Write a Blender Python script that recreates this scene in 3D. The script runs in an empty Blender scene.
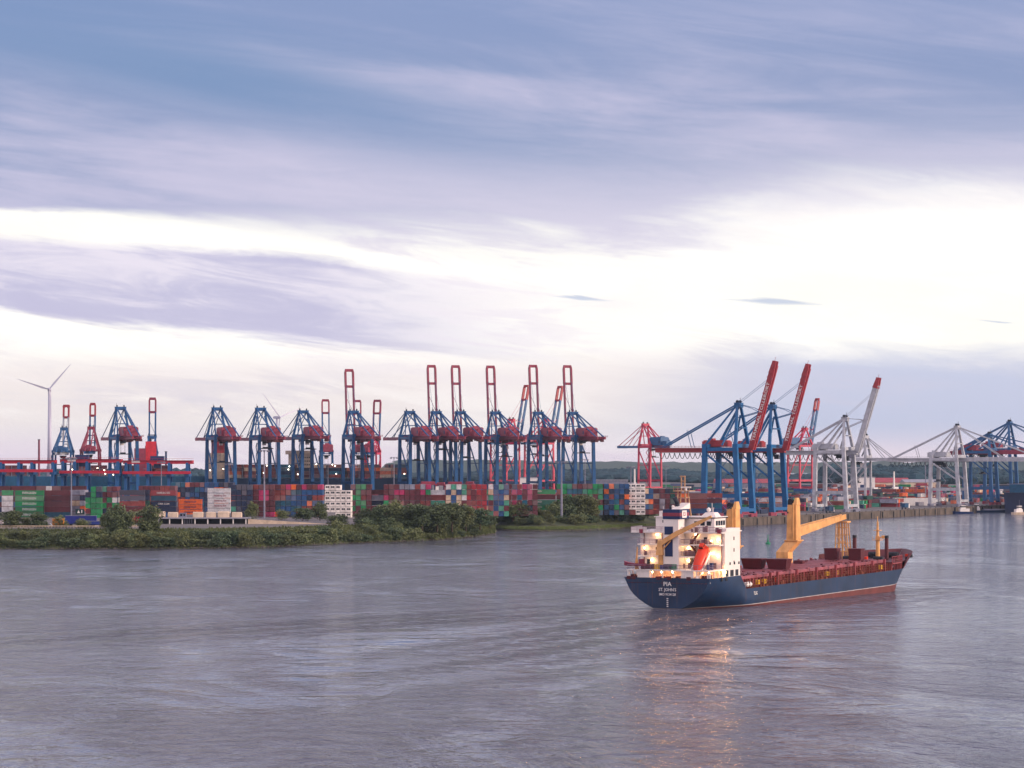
import bpy, math, random
from mathutils import Vector, Matrix
R = math.radians
random.seed(7)
sc = bpy.context.scene
col = sc.collection
H, F, HY = 34.0, 2900.0, 462.0           # camera height, focal length in pixels, horizon row

# ------------------------------------------------------------------ camera
cd = bpy.data.cameras.new('camera')
cam = bpy.data.objects.new('camera', cd); col.objects.link(cam)
cam.location = (0, 0, H); cam.rotation_euler = (R(90), 0, 0)
cd.sensor_width = 36; cd.lens = F / 1024 * 36; cd.shift_y = (HY - 384) / 1024
cd.clip_start = 1; cd.clip_end = 60000
sc.camera = cam
sc.view_settings.view_transform = 'Standard'; sc.view_settings.look = 'None'
sc.view_settings.gamma = 1; sc.view_settings.use_curve_mapping = False
sc.view_settings.exposure = EXPOSURE = 0.2
sc.cycles.use_denoising = True
sc.cycles.max_bounces = 6; sc.cycles.volume_bounces = 0
sc.cycles.diffuse_bounces = 2; sc.cycles.glossy_bounces = 3
sc.cycles.caustics_reflective = False; sc.cycles.caustics_refractive = False

SUN_EL, SUN_AZ = 13, 102                  # azimuth measured from +Y towards +X
SUN_E, HAZE = 3.0, 2.4e-5

# ------------------------------------------------------------------ node helpers
class Nd:
    """a socket with arithmetic, so node maths can be written as formulas"""
    nt = None
    def __init__(s, k): s.k = k
    @staticmethod
    def m(op, *a, clamp=False):
        n = Nd.nt.nodes.new('ShaderNodeMath'); n.operation = op; n.use_clamp = clamp
        for i, v in enumerate(a):
            if isinstance(v, Nd): Nd.nt.links.new(v.k, n.inputs[i])
            else: n.inputs[i].default_value = v
        return Nd(n.outputs[0])
    def __add__(s, o): return Nd.m('ADD', s, o)
    __radd__ = __add__
    def __sub__(s, o): return Nd.m('SUBTRACT', s, o)
    def __rsub__(s, o): return Nd.m('SUBTRACT', o, s)
    def __mul__(s, o): return Nd.m('MULTIPLY', s, o)
    __rmul__ = __mul__
    def __truediv__(s, o): return Nd.m('DIVIDE', s, o)
def sm(x, a, b):                          # smoothstep, a may be above b
    n = Nd.nt.nodes.new('ShaderNodeMapRange'); n.interpolation_type = 'SMOOTHSTEP'
    Nd.nt.links.new(x.k, n.inputs[0])
    if a < b: v = (a, b, 0, 1)
    else: v = (b, a, 1, 0)
    for i in range(4): n.inputs[i + 1].default_value = v[i]
    return Nd(n.outputs[0])
def vec(x, y, z=0.0):
    n = Nd.nt.nodes.new('ShaderNodeCombineXYZ')
    for i, v in enumerate((x, y, z)):
        if isinstance(v, Nd): Nd.nt.links.new(v.k, n.inputs[i])
        else: n.inputs[i].default_value = v
    return n.outputs[0]
def noise(v, scale=1, detail=4, rough=.55, dist=0.0):
    n = Nd.nt.nodes.new('ShaderNodeTexNoise')
    if v is not None: Nd.nt.links.new(v, n.inputs['Vector'])
    n.inputs['Scale'].default_value = scale; n.inputs['Detail'].default_value = detail
    n.inputs['Roughness'].default_value = rough; n.inputs['Distortion'].default_value = dist
    return Nd(n.outputs['Fac'])
def lin(c): return tuple((v / 255 / 12.92 if v / 255 <= .04045 else ((v / 255 + .055) / 1.055) ** 2.4) for v in c)
def mix(f, a, b):
    n = Nd.nt.nodes.new('ShaderNodeMix'); n.data_type = 'RGBA'; n.clamp_factor = True
    if isinstance(f, Nd): Nd.nt.links.new(f.k, n.inputs['Factor'])
    else: n.inputs['Factor'].default_value = f
    for key, v in (('A', a), ('B', b)):
        k = [i for i in n.inputs if i.name == key and i.type == 'RGBA'][0]
        if isinstance(v, tuple): k.default_value = (*v, 1)
        else: Nd.nt.links.new(v, k)
    return [o for o in n.outputs if o.type == 'RGBA'][0]
def sep(v):
    n = Nd.nt.nodes.new('ShaderNodeSeparateXYZ'); Nd.nt.links.new(v, n.inputs[0])
    return Nd(n.outputs[0]), Nd(n.outputs[1]), Nd(n.outputs[2])

# ------------------------------------------------------------------ sky
wd = bpy.data.worlds.new('World'); sc.world = wd; wd.use_nodes = True
nt = wd.node_tree; Nd.nt = nt; nt.nodes.clear()
out = nt.nodes.new('ShaderNodeOutputWorld'); bg = nt.nodes.new('ShaderNodeBackground')
bg.inputs['Strength'].default_value = .1
sky = nt.nodes.new('ShaderNodeTexSky'); sky.sky_type = 'NISHITA'; sky.sun_disc = False
sky.sun_elevation = R(SUN_EL); sky.sun_rotation = R(SUN_AZ)
tc = nt.nodes.new('ShaderNodeTexCoord')
x, y, z = sep(tc.outputs['Generated'])
az = Nd.m('ARCTAN2', x, y); el = Nd.m('ARCSINE', z)
U = az * 29.0; V = el * 29.0               # in hundreds of "pixels" of angle: 1 unit = 1.98 degrees
w1 = noise(vec(U * .30, V * 1.0, 3.1), 1, 3, .5) - .5
w2 = noise(vec(U * .22 + V * .1, V * 1.5 + U * .16, 9.0), 1.0, 6, .62, .6) - .5      # streaks
w3 = noise(vec(U * .55 + V * .2, V * 3.6 + U * .42, 1.7), 1.0, 7, .68, .9) - .5
w4 = noise(vec(U * .11, V * .5 + U * .07, 5.5), 1.0, 4, .5) - .5
# upper cloud deck: its lower edge sags to the middle and comes up again on the right
edge = 2.47 + sm(U, -5.2, -.2) * -.52 + sm(U, .8, 4.4) * .20
rag = sm(U, -4, 1)
d1 = V - edge + w2 * (.40 + rag * .75) + w3 * (.16 + rag * .5)
soft = .10 + sm(U, -4.8, -.3) * .50 + sm(U, .8, 3.5) * .35
m1 = Nd.m('DIVIDE', d1, soft, clamp=True)
m1 = m1 * m1 * (3 - 2 * m1)
lav = mix(sm(w2 * .8 + w3 * .28 + w4 * .9 - sm(V, 2.4, 3.6) * .12 + sm(U, -1, 3) * .06, -.26, .22), lin((138, 152, 190)), lin((194, 190, 216)))
lav = mix(sm(V - edge, 1.7, .1) * sm(U, -4.2, 1.0) * .75, lav, lin((216, 210, 226)))
band = sm(V - 3.05 + U * .22 + w2 * .5, -.55, .1) * sm(V - 3.05 + U * .22 + w2 * .8, .95, .25) * sm(U, 2.6, -3.6)
lav = mix(band * .85, lav, lin((112, 140, 182)))
top = sm(V, 3.6, 4.8)
lav = mix(top * .55, lav, lin((124, 144, 188)))
white = mix(sm(w1 + w3 * .4, -.25, .2), (.97, .94, .885), (1.10, 1.07, 1.0))
wisp = sm(w3 * 1.2 + w2, .0, .24) * sm(U, 2.8, -.5) * .6
white = mix(wisp, white, lin((226, 216, 230)))
white = mix(sm(w1 - w3 * .7, .02, .2) * .35, white, lin((236, 226, 232)))
cream = mix(sm(V, .55, 1.25), lin((232, 218, 224)), white)
c = mix(m1, cream, lav)
# second, lower bank of cloud on the left
cy = 1.87 + (U + 5.1) * -.092
th = .37 + sm(U, -5.2, -3.0) * .06
m2 = sm(Nd.m('ABSOLUTE', V - cy + w2 * .22) / th + w3 * .6, 1.10, .78) * sm(U + w2 * 2.5, 1.4, -2.3)
c = mix(m2 * .88, c, mix(sm(w3 + w2 * .8 + (V - cy) * .25, -.16, .20), lin((182, 178, 212)), lin((226, 218, 234))))
# low bank near the horizon: pink-lavender left, bluish right
m3 = sm(V - .84 - w1 * .7 + w3 * .5 + w2 * .3 - sm(U, -.5, 2.5) * .20, .32, -.18)
low = mix(sm(U - V * .6, 0.0, 2.8), lin((240, 230, 228)), lin((190, 196, 222)))
low = mix(sm(V + w3 * .1, .42, .02), low, lin((230, 214, 226)))
low = mix(sm(w3 + w2 * .8, -.05, .22) * .6 * sm(U, 3, -1), low, (1.0, .95, .92))
low = mix(sm(w1 * .8 - w3 * .6, 0, .20) * .45, low, lin((204, 200, 220)))
c = mix(m3 * .92, c, low)
# three thin dark streaks in the bright part
for (u0, v0, a, b) in ((.70, 1.64, .38, .030), (2.58, 1.60, .66, .045), (4.82, 1.38, .25, .018)):
    e = Nd.m('ABSOLUTE', (U - u0) / a) + Nd.m('ABSOLUTE', (V - v0 + (U - u0) * .075 + w3 * .10 + w2 * .05) / b) + w3 * 1.6
    c = mix(sm(e, 1.1, .2) * .7, c, lin((172, 186, 216)))
# overhead and behind the viewer: brighter broken cloud
hi = sm(V, 4.7, 9)
over = mix(sm(noise(vec(x * 3, y * 3, z * 5), 1, 5) - .5, -.12, .12), lin((138, 140, 180)), (1.1, .96, 1.02))
c = mix(hi, c, over)
back = sm(y, .25, -.5)
c = mix(back * .8, c, (1.15, .98, 1.0))
gain = nt.nodes.new('ShaderNodeMix'); gain.data_type = 'RGBA'; gain.blend_type = 'MULTIPLY'
gi = [i for i in gain.inputs if i.type == 'RGBA']; gain.inputs['Factor'].default_value = 1
nt.links.new(c, gi[0]); gi[1].default_value = (10, 10, 10, 1)
go = [o for o in gain.outputs if o.type == 'RGBA'][0]
cov = mix(.94, sky.outputs[0], go)
nt.links.new(cov, bg.inputs['Color']); nt.links.new(bg.outputs[0], out.inputs[0])

# ------------------------------------------------------------------ sun
sl = bpy.data.lights.new('sun', 'SUN'); sl.energy = SUN_E; sl.angle = R(6); sl.color = (1, .80, .60)
so = bpy.data.objects.new('sun', sl); col.objects.link(so)
sd = Vector((math.cos(R(SUN_EL)) * math.sin(R(SUN_AZ)), math.cos(R(SUN_EL)) * math.cos(R(SUN_AZ)), math.sin(R(SUN_EL))))
so.rotation_euler = sd.to_track_quat('Z', 'Y').to_euler()

# ------------------------------------------------------------------ materials
MATS = {}
def mat(name, c, rough=.6, metal=0.0, var=.22, scale=.35, emit=None, bump=0.0, streak=0.0, srgb=True, spec=.4):
    if name in MATS: return MATS[name]
    m = bpy.data.materials.new(name); m.use_nodes = True; Nd.nt = m.node_tree
    b = m.node_tree.nodes['Principled BSDF']; b.inputs['Roughness'].default_value = rough
    b.inputs['Metallic'].default_value = metal; b.inputs['Specular IOR Level'].default_value = spec
    cc = lin(c) if srgb else c
    t = m.node_tree.nodes.new('ShaderNodeTexCoord')
    n = noise(t.outputs['Object'], scale, 5, .6)
    k = mix(sm(n, .3, .7), tuple(v * (1 - var) for v in cc), tuple(min(1, v * (1 + var * .6)) for v in cc))
    if streak:
        px_, py_, pz_ = sep(t.outputs['Object'])
        s = noise(vec(px_ * 1.3, py_ * 1.3, pz_ * .12), 1, 4)
        k = mix(sm(s, .52, .75) * streak, k, lin((96, 62, 50)))
    m.node_tree.links.new(k, b.inputs['Base Color'])
    if bump:
        bp = m.node_tree.nodes.new('ShaderNodeBump'); bp.inputs['Strength'].default_value = bump
        n2 = noise(t.outputs['Object'], scale * 6, 4)
        m.node_tree.links.new(n2.k, bp.inputs['Height']); m.node_tree.links.new(bp.outputs[0], b.inputs['Normal'])
    if emit:
        b.inputs['Emission Color'].default_value = (*emit[0], 1); b.inputs['Emission Strength'].default_value = emit[1]
    MATS[name] = m
    return m
M = dict(
    crane_blue=mat('crane blue paint', (8, 78, 134), .5, streak=.12), crane_red=mat('crane red paint', (144, 54, 78), .5, streak=.1),
    boom_mauve=mat('boom weathered red paint', (124, 50, 80), .5), blue_light=mat('bright blue paint', (6, 92, 150), .45, streak=.1),
    boom_red=mat('boom red paint', (160, 48, 60), .5, streak=.1), grey=mat('grey crane paint', (176, 178, 190), .5, streak=.2),
    pink_red=mat('carmine paint', (186, 34, 76), .5), old_blue=mat('faded blue paint', (40, 88, 138), .55),
    cable=mat('steel cable', (60, 66, 84), .5, .3), dark=mat('dark machinery', (34, 38, 52), .6), stripe=mat('waterline paint', (176, 168, 172), .6), white=mat('white paint', (232, 226, 226), .45, var=.08),
    ship_white=mat('ship white paint', (236, 226, 224), .4, var=.06, streak=.05), cream=mat('cream ochre paint', (226, 168, 106), .5, streak=.3),
    hull_blue=mat('hull blue paint', (24, 48, 82), .42, var=.3, scale=.12, streak=.3), boot=mat('antifouling red', (104, 50, 52), .6, scale=.3, streak=.3),
    deck_red=mat('deck oxide red', (150, 66, 74), .5, scale=.25), hatch_red=mat('hatch cover paint', (152, 82, 94), .4, var=.35, scale=.3, streak=.3),
    dark_red=mat('dark oxide paint', (84, 26, 40), .55), glass=mat('dark window glass', (22, 30, 44), .1, var=.05), navy=mat('navy paint', (22, 46, 96), .5),
    orange=mat('lifeboat orange', (226, 58, 30), .4, var=.08), yellow=mat('yellow paint', (226, 176, 40), .5), green=mat('buoy green paint', (10, 120, 84), .5),
    lamp=mat('lit lamp', (255, 220, 160), .5, emit=((1, .56, .22), 34)), lamp_low=mat('lit stern lamp', (255, 220, 160), .5, emit=((1, .46, .16), 130)), mast_paint=mat('mast paint', (186, 144, 112), .5), lamp_white=mat('lit floodlight', (255, 244, 224), .5, emit=((1, .86, .66), 10)),
    bark=mat('bark', (70, 56, 48), .9), concrete=mat('concrete', (168, 156, 148), .85, var=.3, scale=.2, bump=.2), asphalt=mat('asphalt', (92, 88, 92), .9, var=.2, scale=.05),
    beige=mat('beige sheet', (206, 184, 164), .7), roof_grey=mat('grey roof sheet', (150, 148, 162), .6), brick=mat('quay stone', (90, 80, 76), .85, var=.4, scale=.15, bump=.3),
    teal=mat('teal hull paint', (18, 84, 122), .45), hull_navy=mat('navy hull paint', (22, 48, 84), .5), turbine=mat('turbine white', (182, 180, 204), .4, var=.04),
    rust=mat('rust brown', (120, 64, 52), .8, var=.35), silver=mat('galvanised steel', (124, 124, 146), .5), tyre=mat('black rubber', (24, 24, 26), .8),
)

# ------------------------------------------------------------------ object helpers
def tag(o, label=None, cat=None, group=None, kind=None):
    if label: o['label'] = label
    if cat: o['category'] = cat
    if group: o['group'] = group
    if kind: o['kind'] = kind
    return o
def empty(name, loc=(0, 0, 0), rz=0.0, label=None, cat=None, group=None, rot=None):
    o = bpy.data.objects.new(name, None); col.objects.link(o); o.location = loc
    o.rotation_euler = rot if rot else (0, 0, rz); o.empty_display_size = 1
    return tag(o, label, cat, group)
class MB:
    def __init__(s): s.v = []; s.f = []; s.mi = []; s.cur = 0
    def add(s, vs, fs):
        n = len(s.v); s.v += [tuple(p) for p in vs]
        s.f += [tuple(i + n for i in f) for f in fs]; s.mi += [s.cur] * len(fs); return s
    BF = ((0, 3, 2, 1), (4, 5, 6, 7), (0, 1, 5, 4), (1, 2, 6, 5), (2, 3, 7, 6), (3, 0, 4, 7))
    def box(s, x0, x1, y0, y1, z0, z1, top=None):
        t = top or (x0, x1, y0, y1)
        return s.add([(x0, y0, z0), (x1, y0, z0), (x1, y1, z0), (x0, y1, z0), (t[0], t[2], z1), (t[1], t[2], z1), (t[1], t[3], z1), (t[0], t[3], z1)], s.BF)
    def bar(s, a, b, w, h=None, w2=None, h2=None):       # rectangular bar from a to b, optionally tapering
        a, b = Vector(a), Vector(b); h = h or w; w2 = w2 or w; h2 = h2 or h
        d = (b - a).normalized(); up = Vector((0, 0, 1)) if abs(d.z) < .93 else Vector((1, 0, 0))
        sx = d.cross(up).normalized(); sz = sx.cross(d).normalized()
        vs = []
        for p, ww, hh in ((a, w, h), (b, w2, h2)):
            for i, j in ((-1, -1), (1, -1), (1, 1), (-1, 1)): vs.append(p + sx * i * ww / 2 + sz * j * hh / 2)
        return s.add(vs, s.BF)
    def cyl(s, a, b, r, n=8, r2=None):
        a, b = Vector(a), Vector(b); r2 = r if r2 is None else r2
        d = (b - a).normalized(); up = Vector((0, 0, 1)) if abs(d.z) < .93 else Vector((1, 0, 0))
        sx = d.cross(up).normalized(); sz = sx.cross(d).normalized(); vs = []
        for p, rr in ((a, r), (b, r2)):
            for k in range(n):
                t = 2 * math.pi * k / n; vs.append(p + (sx * math.cos(t) + sz * math.sin(t)) * rr)
        fs = [(k, (k + 1) % n, n + (k + 1) % n, n + k) for k in range(n)] + [tuple(range(n - 1, -1, -1)), tuple(range(n, 2 * n))]
        return s.add(vs, fs)
    def lathe(s, prof, n=12, c=(0, 0, 0)):
        vs = [(c[0] + r * math.cos(2 * math.pi * k / n), c[1] + r * math.sin(2 * math.pi * k / n), c[2] + z) for r, z in prof for k in range(n)]
        fs = [(i * n + k, i * n + (k + 1) % n, (i + 1) * n + (k + 1) % n, (i + 1) * n + k) for i in range(len(prof) - 1) for k in range(n)]
        fs += [tuple(range(n - 1, -1, -1)), tuple((len(prof) - 1) * n + k for k in range(n))]
        return s.add(vs, fs)
    def loft(s, secs, cap=True):                         # sections with equal point counts, closed loops
        n = len(secs[0]); vs = [p for q in secs for p in q]
        fs = [(i * n + k, i * n + (k + 1) % n, (i + 1) * n + (k + 1) % n, (i + 1) * n + k) for i in range(len(secs) - 1) for k in range(n)]
        if cap: fs += [tuple(range(n - 1, -1, -1)), tuple((len(secs) - 1) * n + k for k in range(n))]
        return s.add(vs, fs)
    def mesh(s, name, mats, smooth=False):
        me = bpy.data.meshes.new(name); me.from_pydata(s.v, [], s.f)
        for m in (mats if isinstance(mats, (list, tuple)) else [mats]): me.materials.append(m)
        me.polygons.foreach_set('material_index', s.mi)
        if smooth: me.polygons.foreach_set('use_smooth', [True] * len(s.f))
        me.update(); return me
    def build(s, name, m, parent=None, loc=(0, 0, 0), smooth=False, **kw):
        o = bpy.data.objects.new(name, s.mesh(name, m, smooth)); col.objects.link(o); o.location = loc
        if parent: o.parent = parent
        return tag(o, **kw)
def copy_tree(o, parent=None):
    c = o.copy(); col.objects.link(c)
    if parent: c.parent = parent
    for ch in list(o.children): copy_tree(ch, c)
    return c
def text(s, size, m, parent, loc, rot, name='lettering', align='CENTER', sx=1.0):
    cu = bpy.data.curves.new(name, 'FONT'); cu.body = s; cu.size = size; cu.extrude = .01; cu.align_x = align; cu.align_y = 'CENTER'
    cu.resolution_u = 2; cu.offset = size * .012; cu.materials.append(m)
    t_ = bpy.data.objects.new('t', cu); col.objects.link(t_); bpy.context.view_layer.update()
    me = bpy.data.meshes.new_from_object(t_); bpy.data.objects.remove(t_)
    o = bpy.data.objects.new(name, me); col.objects.link(o); o.parent = parent; o.location = loc; o.rotation_euler = rot; o.scale = (sx, 1, 1)
    return o
def at(px, D, z=0.0): return Vector(((px - 512) / F * D, D, z))   # a point from its bearing, distance and height
def hz(py, D): return H - (py - HY) * D / F                        # height seen at a picture row
def num(n): return ['first', 'second', 'third', 'fourth', 'fifth', 'sixth', 'seventh', 'eighth', 'ninth', 'tenth', 'eleventh', 'twelfth', 'thirteenth', 'fourteenth',
    'fifteenth', 'sixteenth', 'seventeenth', 'eighteenth', 'nineteenth', 'twentieth'][n] if n < 20 else str(n + 1) + 'th'
# ------------------------------------------------------------------ river
SO = Vector((35.85, 670.7, 0)); SA = R(29.6)               # the ship: stern on the waterline, heading from +Y
def water_material():
    m = bpy.data.materials.new('river water'); m.use_nodes = True; Nd.nt = nt = m.node_tree
    b = nt.nodes['Principled BSDF']
    b.inputs['Base Color'].default_value = (.030, .036, .05, 1)
    b.inputs['Roughness'].default_value = .14; b.inputs['IOR'].default_value = 1.33
    b.inputs['Specular IOR Level'].default_value = .5
    g = nt.nodes.new('ShaderNodeNewGeometry')
    x, y, z = sep(g.outputs['Position'])
    # ship frame: u ahead, v to starboard
    fx, fy = math.sin(SA), math.cos(SA)
    u = (x - SO.x) * fx + (y - SO.y) * fy
    v = (x - SO.x) * fy - (y - SO.y) * fx
    patch = noise(vec(x * .010, y * .0045, 2.0), 1, 5, .6, 1.6)                 # wind patches
    patch2 = noise(vec(x * .03 + y * .004, y * .013, 5.0), 1, 5, .65, 1.4)
    h1 = noise(vec(x * .045 + y * .02, y * .060 - x * .012, 0.0), 1, 2, .5, .3)      # long low swell
    h2 = noise(vec(x * .24 + y * .05, y * .16 - x * .06, 3.0), 1, 4, .55, 1.0)
    h3 = noise(vec(x * 1.2 + y * .1, y * .8, 7.0), 1, 3, .6)
    amp = .28 + sm(patch * .6 + patch2 * .6, .50, .70) * 1.3
    # wake: diverging waves behind bow and stern, churned smooth lane astern
    av = Nd.m('ABSOLUTE', v)
    lane = sm(av - Nd.m('MAXIMUM', u * -.10, 0.0), 16, 7) * sm(u, 3, -6) * sm(u, -420, -60)
    lee = sm(u, 150, 60) * sm(u, -260, -130) * sm(v, 170, 70) * sm(v, -40, 4)
    t = 136 - u
    ridge = av - 3 - t * .19
    kel = sm(Nd.m('ABSOLUTE', ridge), 34, 6) * sm(t, -1, 5) * sm(t, 190, 40)
    kw = Nd.m('SINE', (ridge * .30 + t * .05) + (h2 - .5) * 6) * kel
    t2 = 4 - u
    ridge2 = av - 8 - t2 * .26
    kel2 = sm(Nd.m('ABSOLUTE', ridge2), 36, 6) * sm(t2, 0, 12) * sm(t2, 260, 80)
    kw = kw * 3.4 + Nd.m('SINE', (ridge2 * .26 + t2 * .04) + (h2 - .5) * 6) * kel2 * 2.6
    bow = sm(Nd.m('ABSOLUTE', av - 2 - (135 - u) * .30), 5, .5) * sm(u, 139, 134) * sm(u, 92, 128)
    hh = h1 * 1.5 + (h2 * 1.5 + h3 * .27) * amp * (1 - Nd.m('MAXIMUM', lane * .5, lee * .72)) + kw * .5 + bow * h3 * 1.2
    bp = nt.nodes.new('ShaderNodeBump'); bp.inputs['Strength'].default_value = 1.0; bp.inputs['Distance'].default_value = WATER_BUMP
    nt.links.new(hh.k, bp.inputs['Height']); nt.links.new(bp.outputs[0], b.inputs['Normal'])
    # silty body colour and a little foam at bow, along the side and astern
    foam = sm(noise(vec(x * 1.1, y * 1.1, 1.0), 1, 4, .7), .56, .70)
    side = sm(Nd.m('ABSOLUTE', av - 12.2), 1.3, .2) * sm(u, 12, 40) * sm(u, 133, 112)
    wash = sm(av, 9, 3) * sm(u, 1, -3) * sm(u, -70, -8)
    fm = foam * Nd.m('MAXIMUM', Nd.m('MAXIMUM', bow * 1.2, side * .55), Nd.m('MAXIMUM', wash * .55, kel2 * sm(t2, 60, 5) * .35))
    nt.links.new(mix(fm, (.078, .078, .116), (.62, .58, .60)), b.inputs['Base Color'])
    nt.links.new((.05 + patch * .10 + fm * .4).k, b.inputs['Roughness'])
    return m
WATER_BUMP = .9
MB().box(-9000, 9000, -400, 9000, -3, 0).build('river', water_material(), kind='structure')

# ------------------------------------------------------------------ land
def ground_material(name, c1, c2, c3, s):
    m = bpy.data.materials.new(name); m.use_nodes = True; Nd.nt = nt = m.node_tree
    b = nt.nodes['Principled BSDF']; b.inputs['Roughness'].default_value = .95
    g = nt.nodes.new('ShaderNodeNewGeometry'); x, y, z = sep(g.outputs['Position'])
    n1 = noise(vec(x * s, y * s, z * s), 1, 6, .6); n2 = noise(vec(x * s * 6, y * s * 6, z * s * 6), 1, 4, .6)
    k = mix(sm(n1, .4, .6), lin(c1), lin(c2)); k = mix(sm(n2, .5, .68), k, lin(c3))
    nt.links.new(k, b.inputs['Base Color']); return m
YZ = 7.0
shore = [(-260, 549), (-60, 549), (60, 549.2), (120, 549), (200, 548.6), (250, 547.8), (300, 545.8), (350, 543.5), (400, 541.8), (440, 540), (462, 538.4), (480, 536.2), (495, 534.2)]
S1 = [at(px, H * F / (py - HY)) for px, py in shore]
back = [(498, 1445), (515, 1425), (540, 1418), (565, 1424), (590, 1440), (620, 1475), (645, 1498), (690, 1520)]
S2 = [at(px, D) for px, D in back]
def ip_(t, x):
    for i in range(0, len(t) - 2, 2):
        if x <= t[i + 2]: return t[i + 1] + (t[i + 3] - t[i + 1]) * (x - t[i]) / (t[i + 2] - t[i])
    return t[-1]
def strip(pts, nrm, prof):                               # bank: offset inland by d, at height z
    mb = MB(); rows = [[p + nrm * d + Vector((0, 0, z)) for p in pts] for d, z in prof]
    n = len(pts); vs = [p for r in rows for p in r]
    fs = [(j * n + i, j * n + i + 1, (j + 1) * n + i + 1, (j + 1) * n + i) for j in range(len(rows) - 1) for i in range(n - 1)]
    return mb.add(vs, fs)
bank_m = ground_material('bank soil and grass', (50, 60, 40), (72, 78, 50), (84, 84, 60), .12)
sand_m = ground_material('pale gravel', (150, 132, 118), (128, 114, 106), (170, 150, 132), .08)
yard_m = ground_material('yard paving', (104, 98, 100), (88, 84, 90), (122, 114, 112), .03)
strip(S1, Vector((0, 1, 0)), [(-2, -.8), (2, .8), (8, 1.8), (20, 2.6), (34, 5.4), (46, YZ)]).build('bank', bank_m, kind='structure')
strip(S2, Vector((0, 1, 0)), [(-2, -.6), (3, .8), (7, 2.2), (14, 3.0), (22, 5.0), (30, YZ - .02)]).build('bank', bank_m, kind='structure')
# spit of land between the two banks, then the yard as one sheet
mb = MB(); e1 = S1[-1]; e2 = S2[0]
mb.add([e1 + Vector((0, 0, -.3)), S1[-2] + Vector((0, 46, YZ)), at(470, 1500, YZ), at(498, 1493, YZ), e2 + Vector((0, 0, -.3))], [(0, 4, 3, 2, 1)])
mb.build('bank', bank_m, kind='structure')
back_y = 2235
def quayline(X): return back_y + .325 * (X + 227)
yard = [p + Vector((0, 46, YZ)) for p in S1[:-1]] + [at(470, 1500, YZ)] + [p + Vector((0, 30, YZ)) for p in S2] + [at(700, 1600, YZ), at(700, 1750, YZ), Vector((200, 2372, YZ)), Vector((-1200, quayline(-1200), YZ)), Vector((-1200, 1300, YZ))]
MB().add(yard + [p - Vector((0, 0, 9)) for p in yard], [tuple(range(len(yard)))] + [(i, (i + 1) % len(yard), (i + 1) % len(yard) + len(yard), i + len(yard)) for i in range(len(yard))]).build('yard_ground', yard_m, kind='structure')
# right-hand terminal: quay edge running away to the right
QD = Vector((.423, .906, 0)); QN = Vector((.906, -.423, 0)); Q0 = Vector((121.3, 1553, 0)); QZ = 4.0
def q(s, n=0.0, z=QZ): return Q0 + QD * s + QN * n + Vector((0, 0, z))
right = [q(-34, 4), q(900, 4), Vector((1500, 2900, QZ)), Vector((2500, 6500, QZ)), Vector((-600, 6500, QZ)), Vector((130, 2500, QZ)), Vector((112, 1540, QZ))]
MB().add(right, [tuple(range(len(right)))]).build('terminal_ground', yard_m, kind='structure')
MB().add([Vector((-3500, 2950, 4)), Vector((130, 2800, 4)), Vector((130, 6600, 4)), Vector((-3500, 6600, 4)), Vector((-3500, 2950, -2)), Vector((130, 2800, -2))], [(0, 1, 2, 3), (4, 5, 1, 0)]).build('far_ground', yard_m, kind='structure')
mb = MB()
for i in range(62):                                        # quay wall in blocks with joints
    s = -36 + i * 15; mb.bar(q(s + .15, 4.6, 1.4), q(s + 14.8, 4.6, 1.4), 1.4, 4.6)
mb.bar(q(-38, 4.4, QZ), q(900, 4.4, QZ), 1.8, .7)
tag(mb.build('quay_wall', M['brick']), 'long weathered stone and concrete quay wall under the blue and grey cranes', 'quay wall')
mb = MB(); mb.bar(Vector((112, 1536, 1.4)), q(-36, 4, 1.4), 1.5, 4.6)
for i in range(40): mb.cyl(q(-30 + i * 22, 5.6, .2), q(-30 + i * 22, 5.6, 3.6), .4, 6)
tag(mb.build('quay_fenders', M['dark'], kind='stuff'), 'row of dark timber fenders along the stone quay wall', 'fenders')
# ------------------------------------------------------------------ far hills and woods
def ridge(name, D, x0, x1, base, top, c, step, seed, depth, kind='stuff', lab=None, catn=None, rough=.5):
    rnd = random.Random(seed); mb = MB(); X0, X1 = (x0 - 512) / F * D, (x1 - 512) / F * D
    n = int((X1 - X0) / step); rows = 7; vs = []; ph = [rnd.random() * 9 for _ in range(6)]
    for j in range(rows):
        t = j / (rows - 1)
        for i in range(n + 1):
            X = X0 + (X1 - X0) * i / n
            s = .5 + .5 * math.sin(X * .0021 + ph[0]) * math.sin(X * .0007 + ph[1])
            hgt = base + (top - base) * (.55 + .45 * s) * math.sin(min(1, t * 1.25) * math.pi / 2)
            vs.append((X + rnd.uniform(-.4, .4) * step, D + depth * t + rnd.uniform(-.3, .3) * step, hgt + (rnd.uniform(-rough, rough) * step if j else -3)))
    w = n + 1
    fs = [(j * w + i, j * w + i + 1, (j + 1) * w + i + 1, (j + 1) * w + i) for j in range(rows - 1) for i in range(n)]
    o = mb.add(vs, fs).build(name, c, kind=kind)
    if lab: tag(o, lab, catn)
    return o
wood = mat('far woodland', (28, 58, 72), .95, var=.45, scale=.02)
0 and ridge('hills', 13000, -300, 1300, 0, 60, mat('far hills', (30, 66, 84), .95, scale=.003), 60, 3, 2500, 'structure', rough=.08)
ridge('hills', 9000, 380, 1300, 0, 42, mat('far hills', (52, 68, 60), .95), 45, 8, 1500, 'structure', rough=.12)
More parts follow.
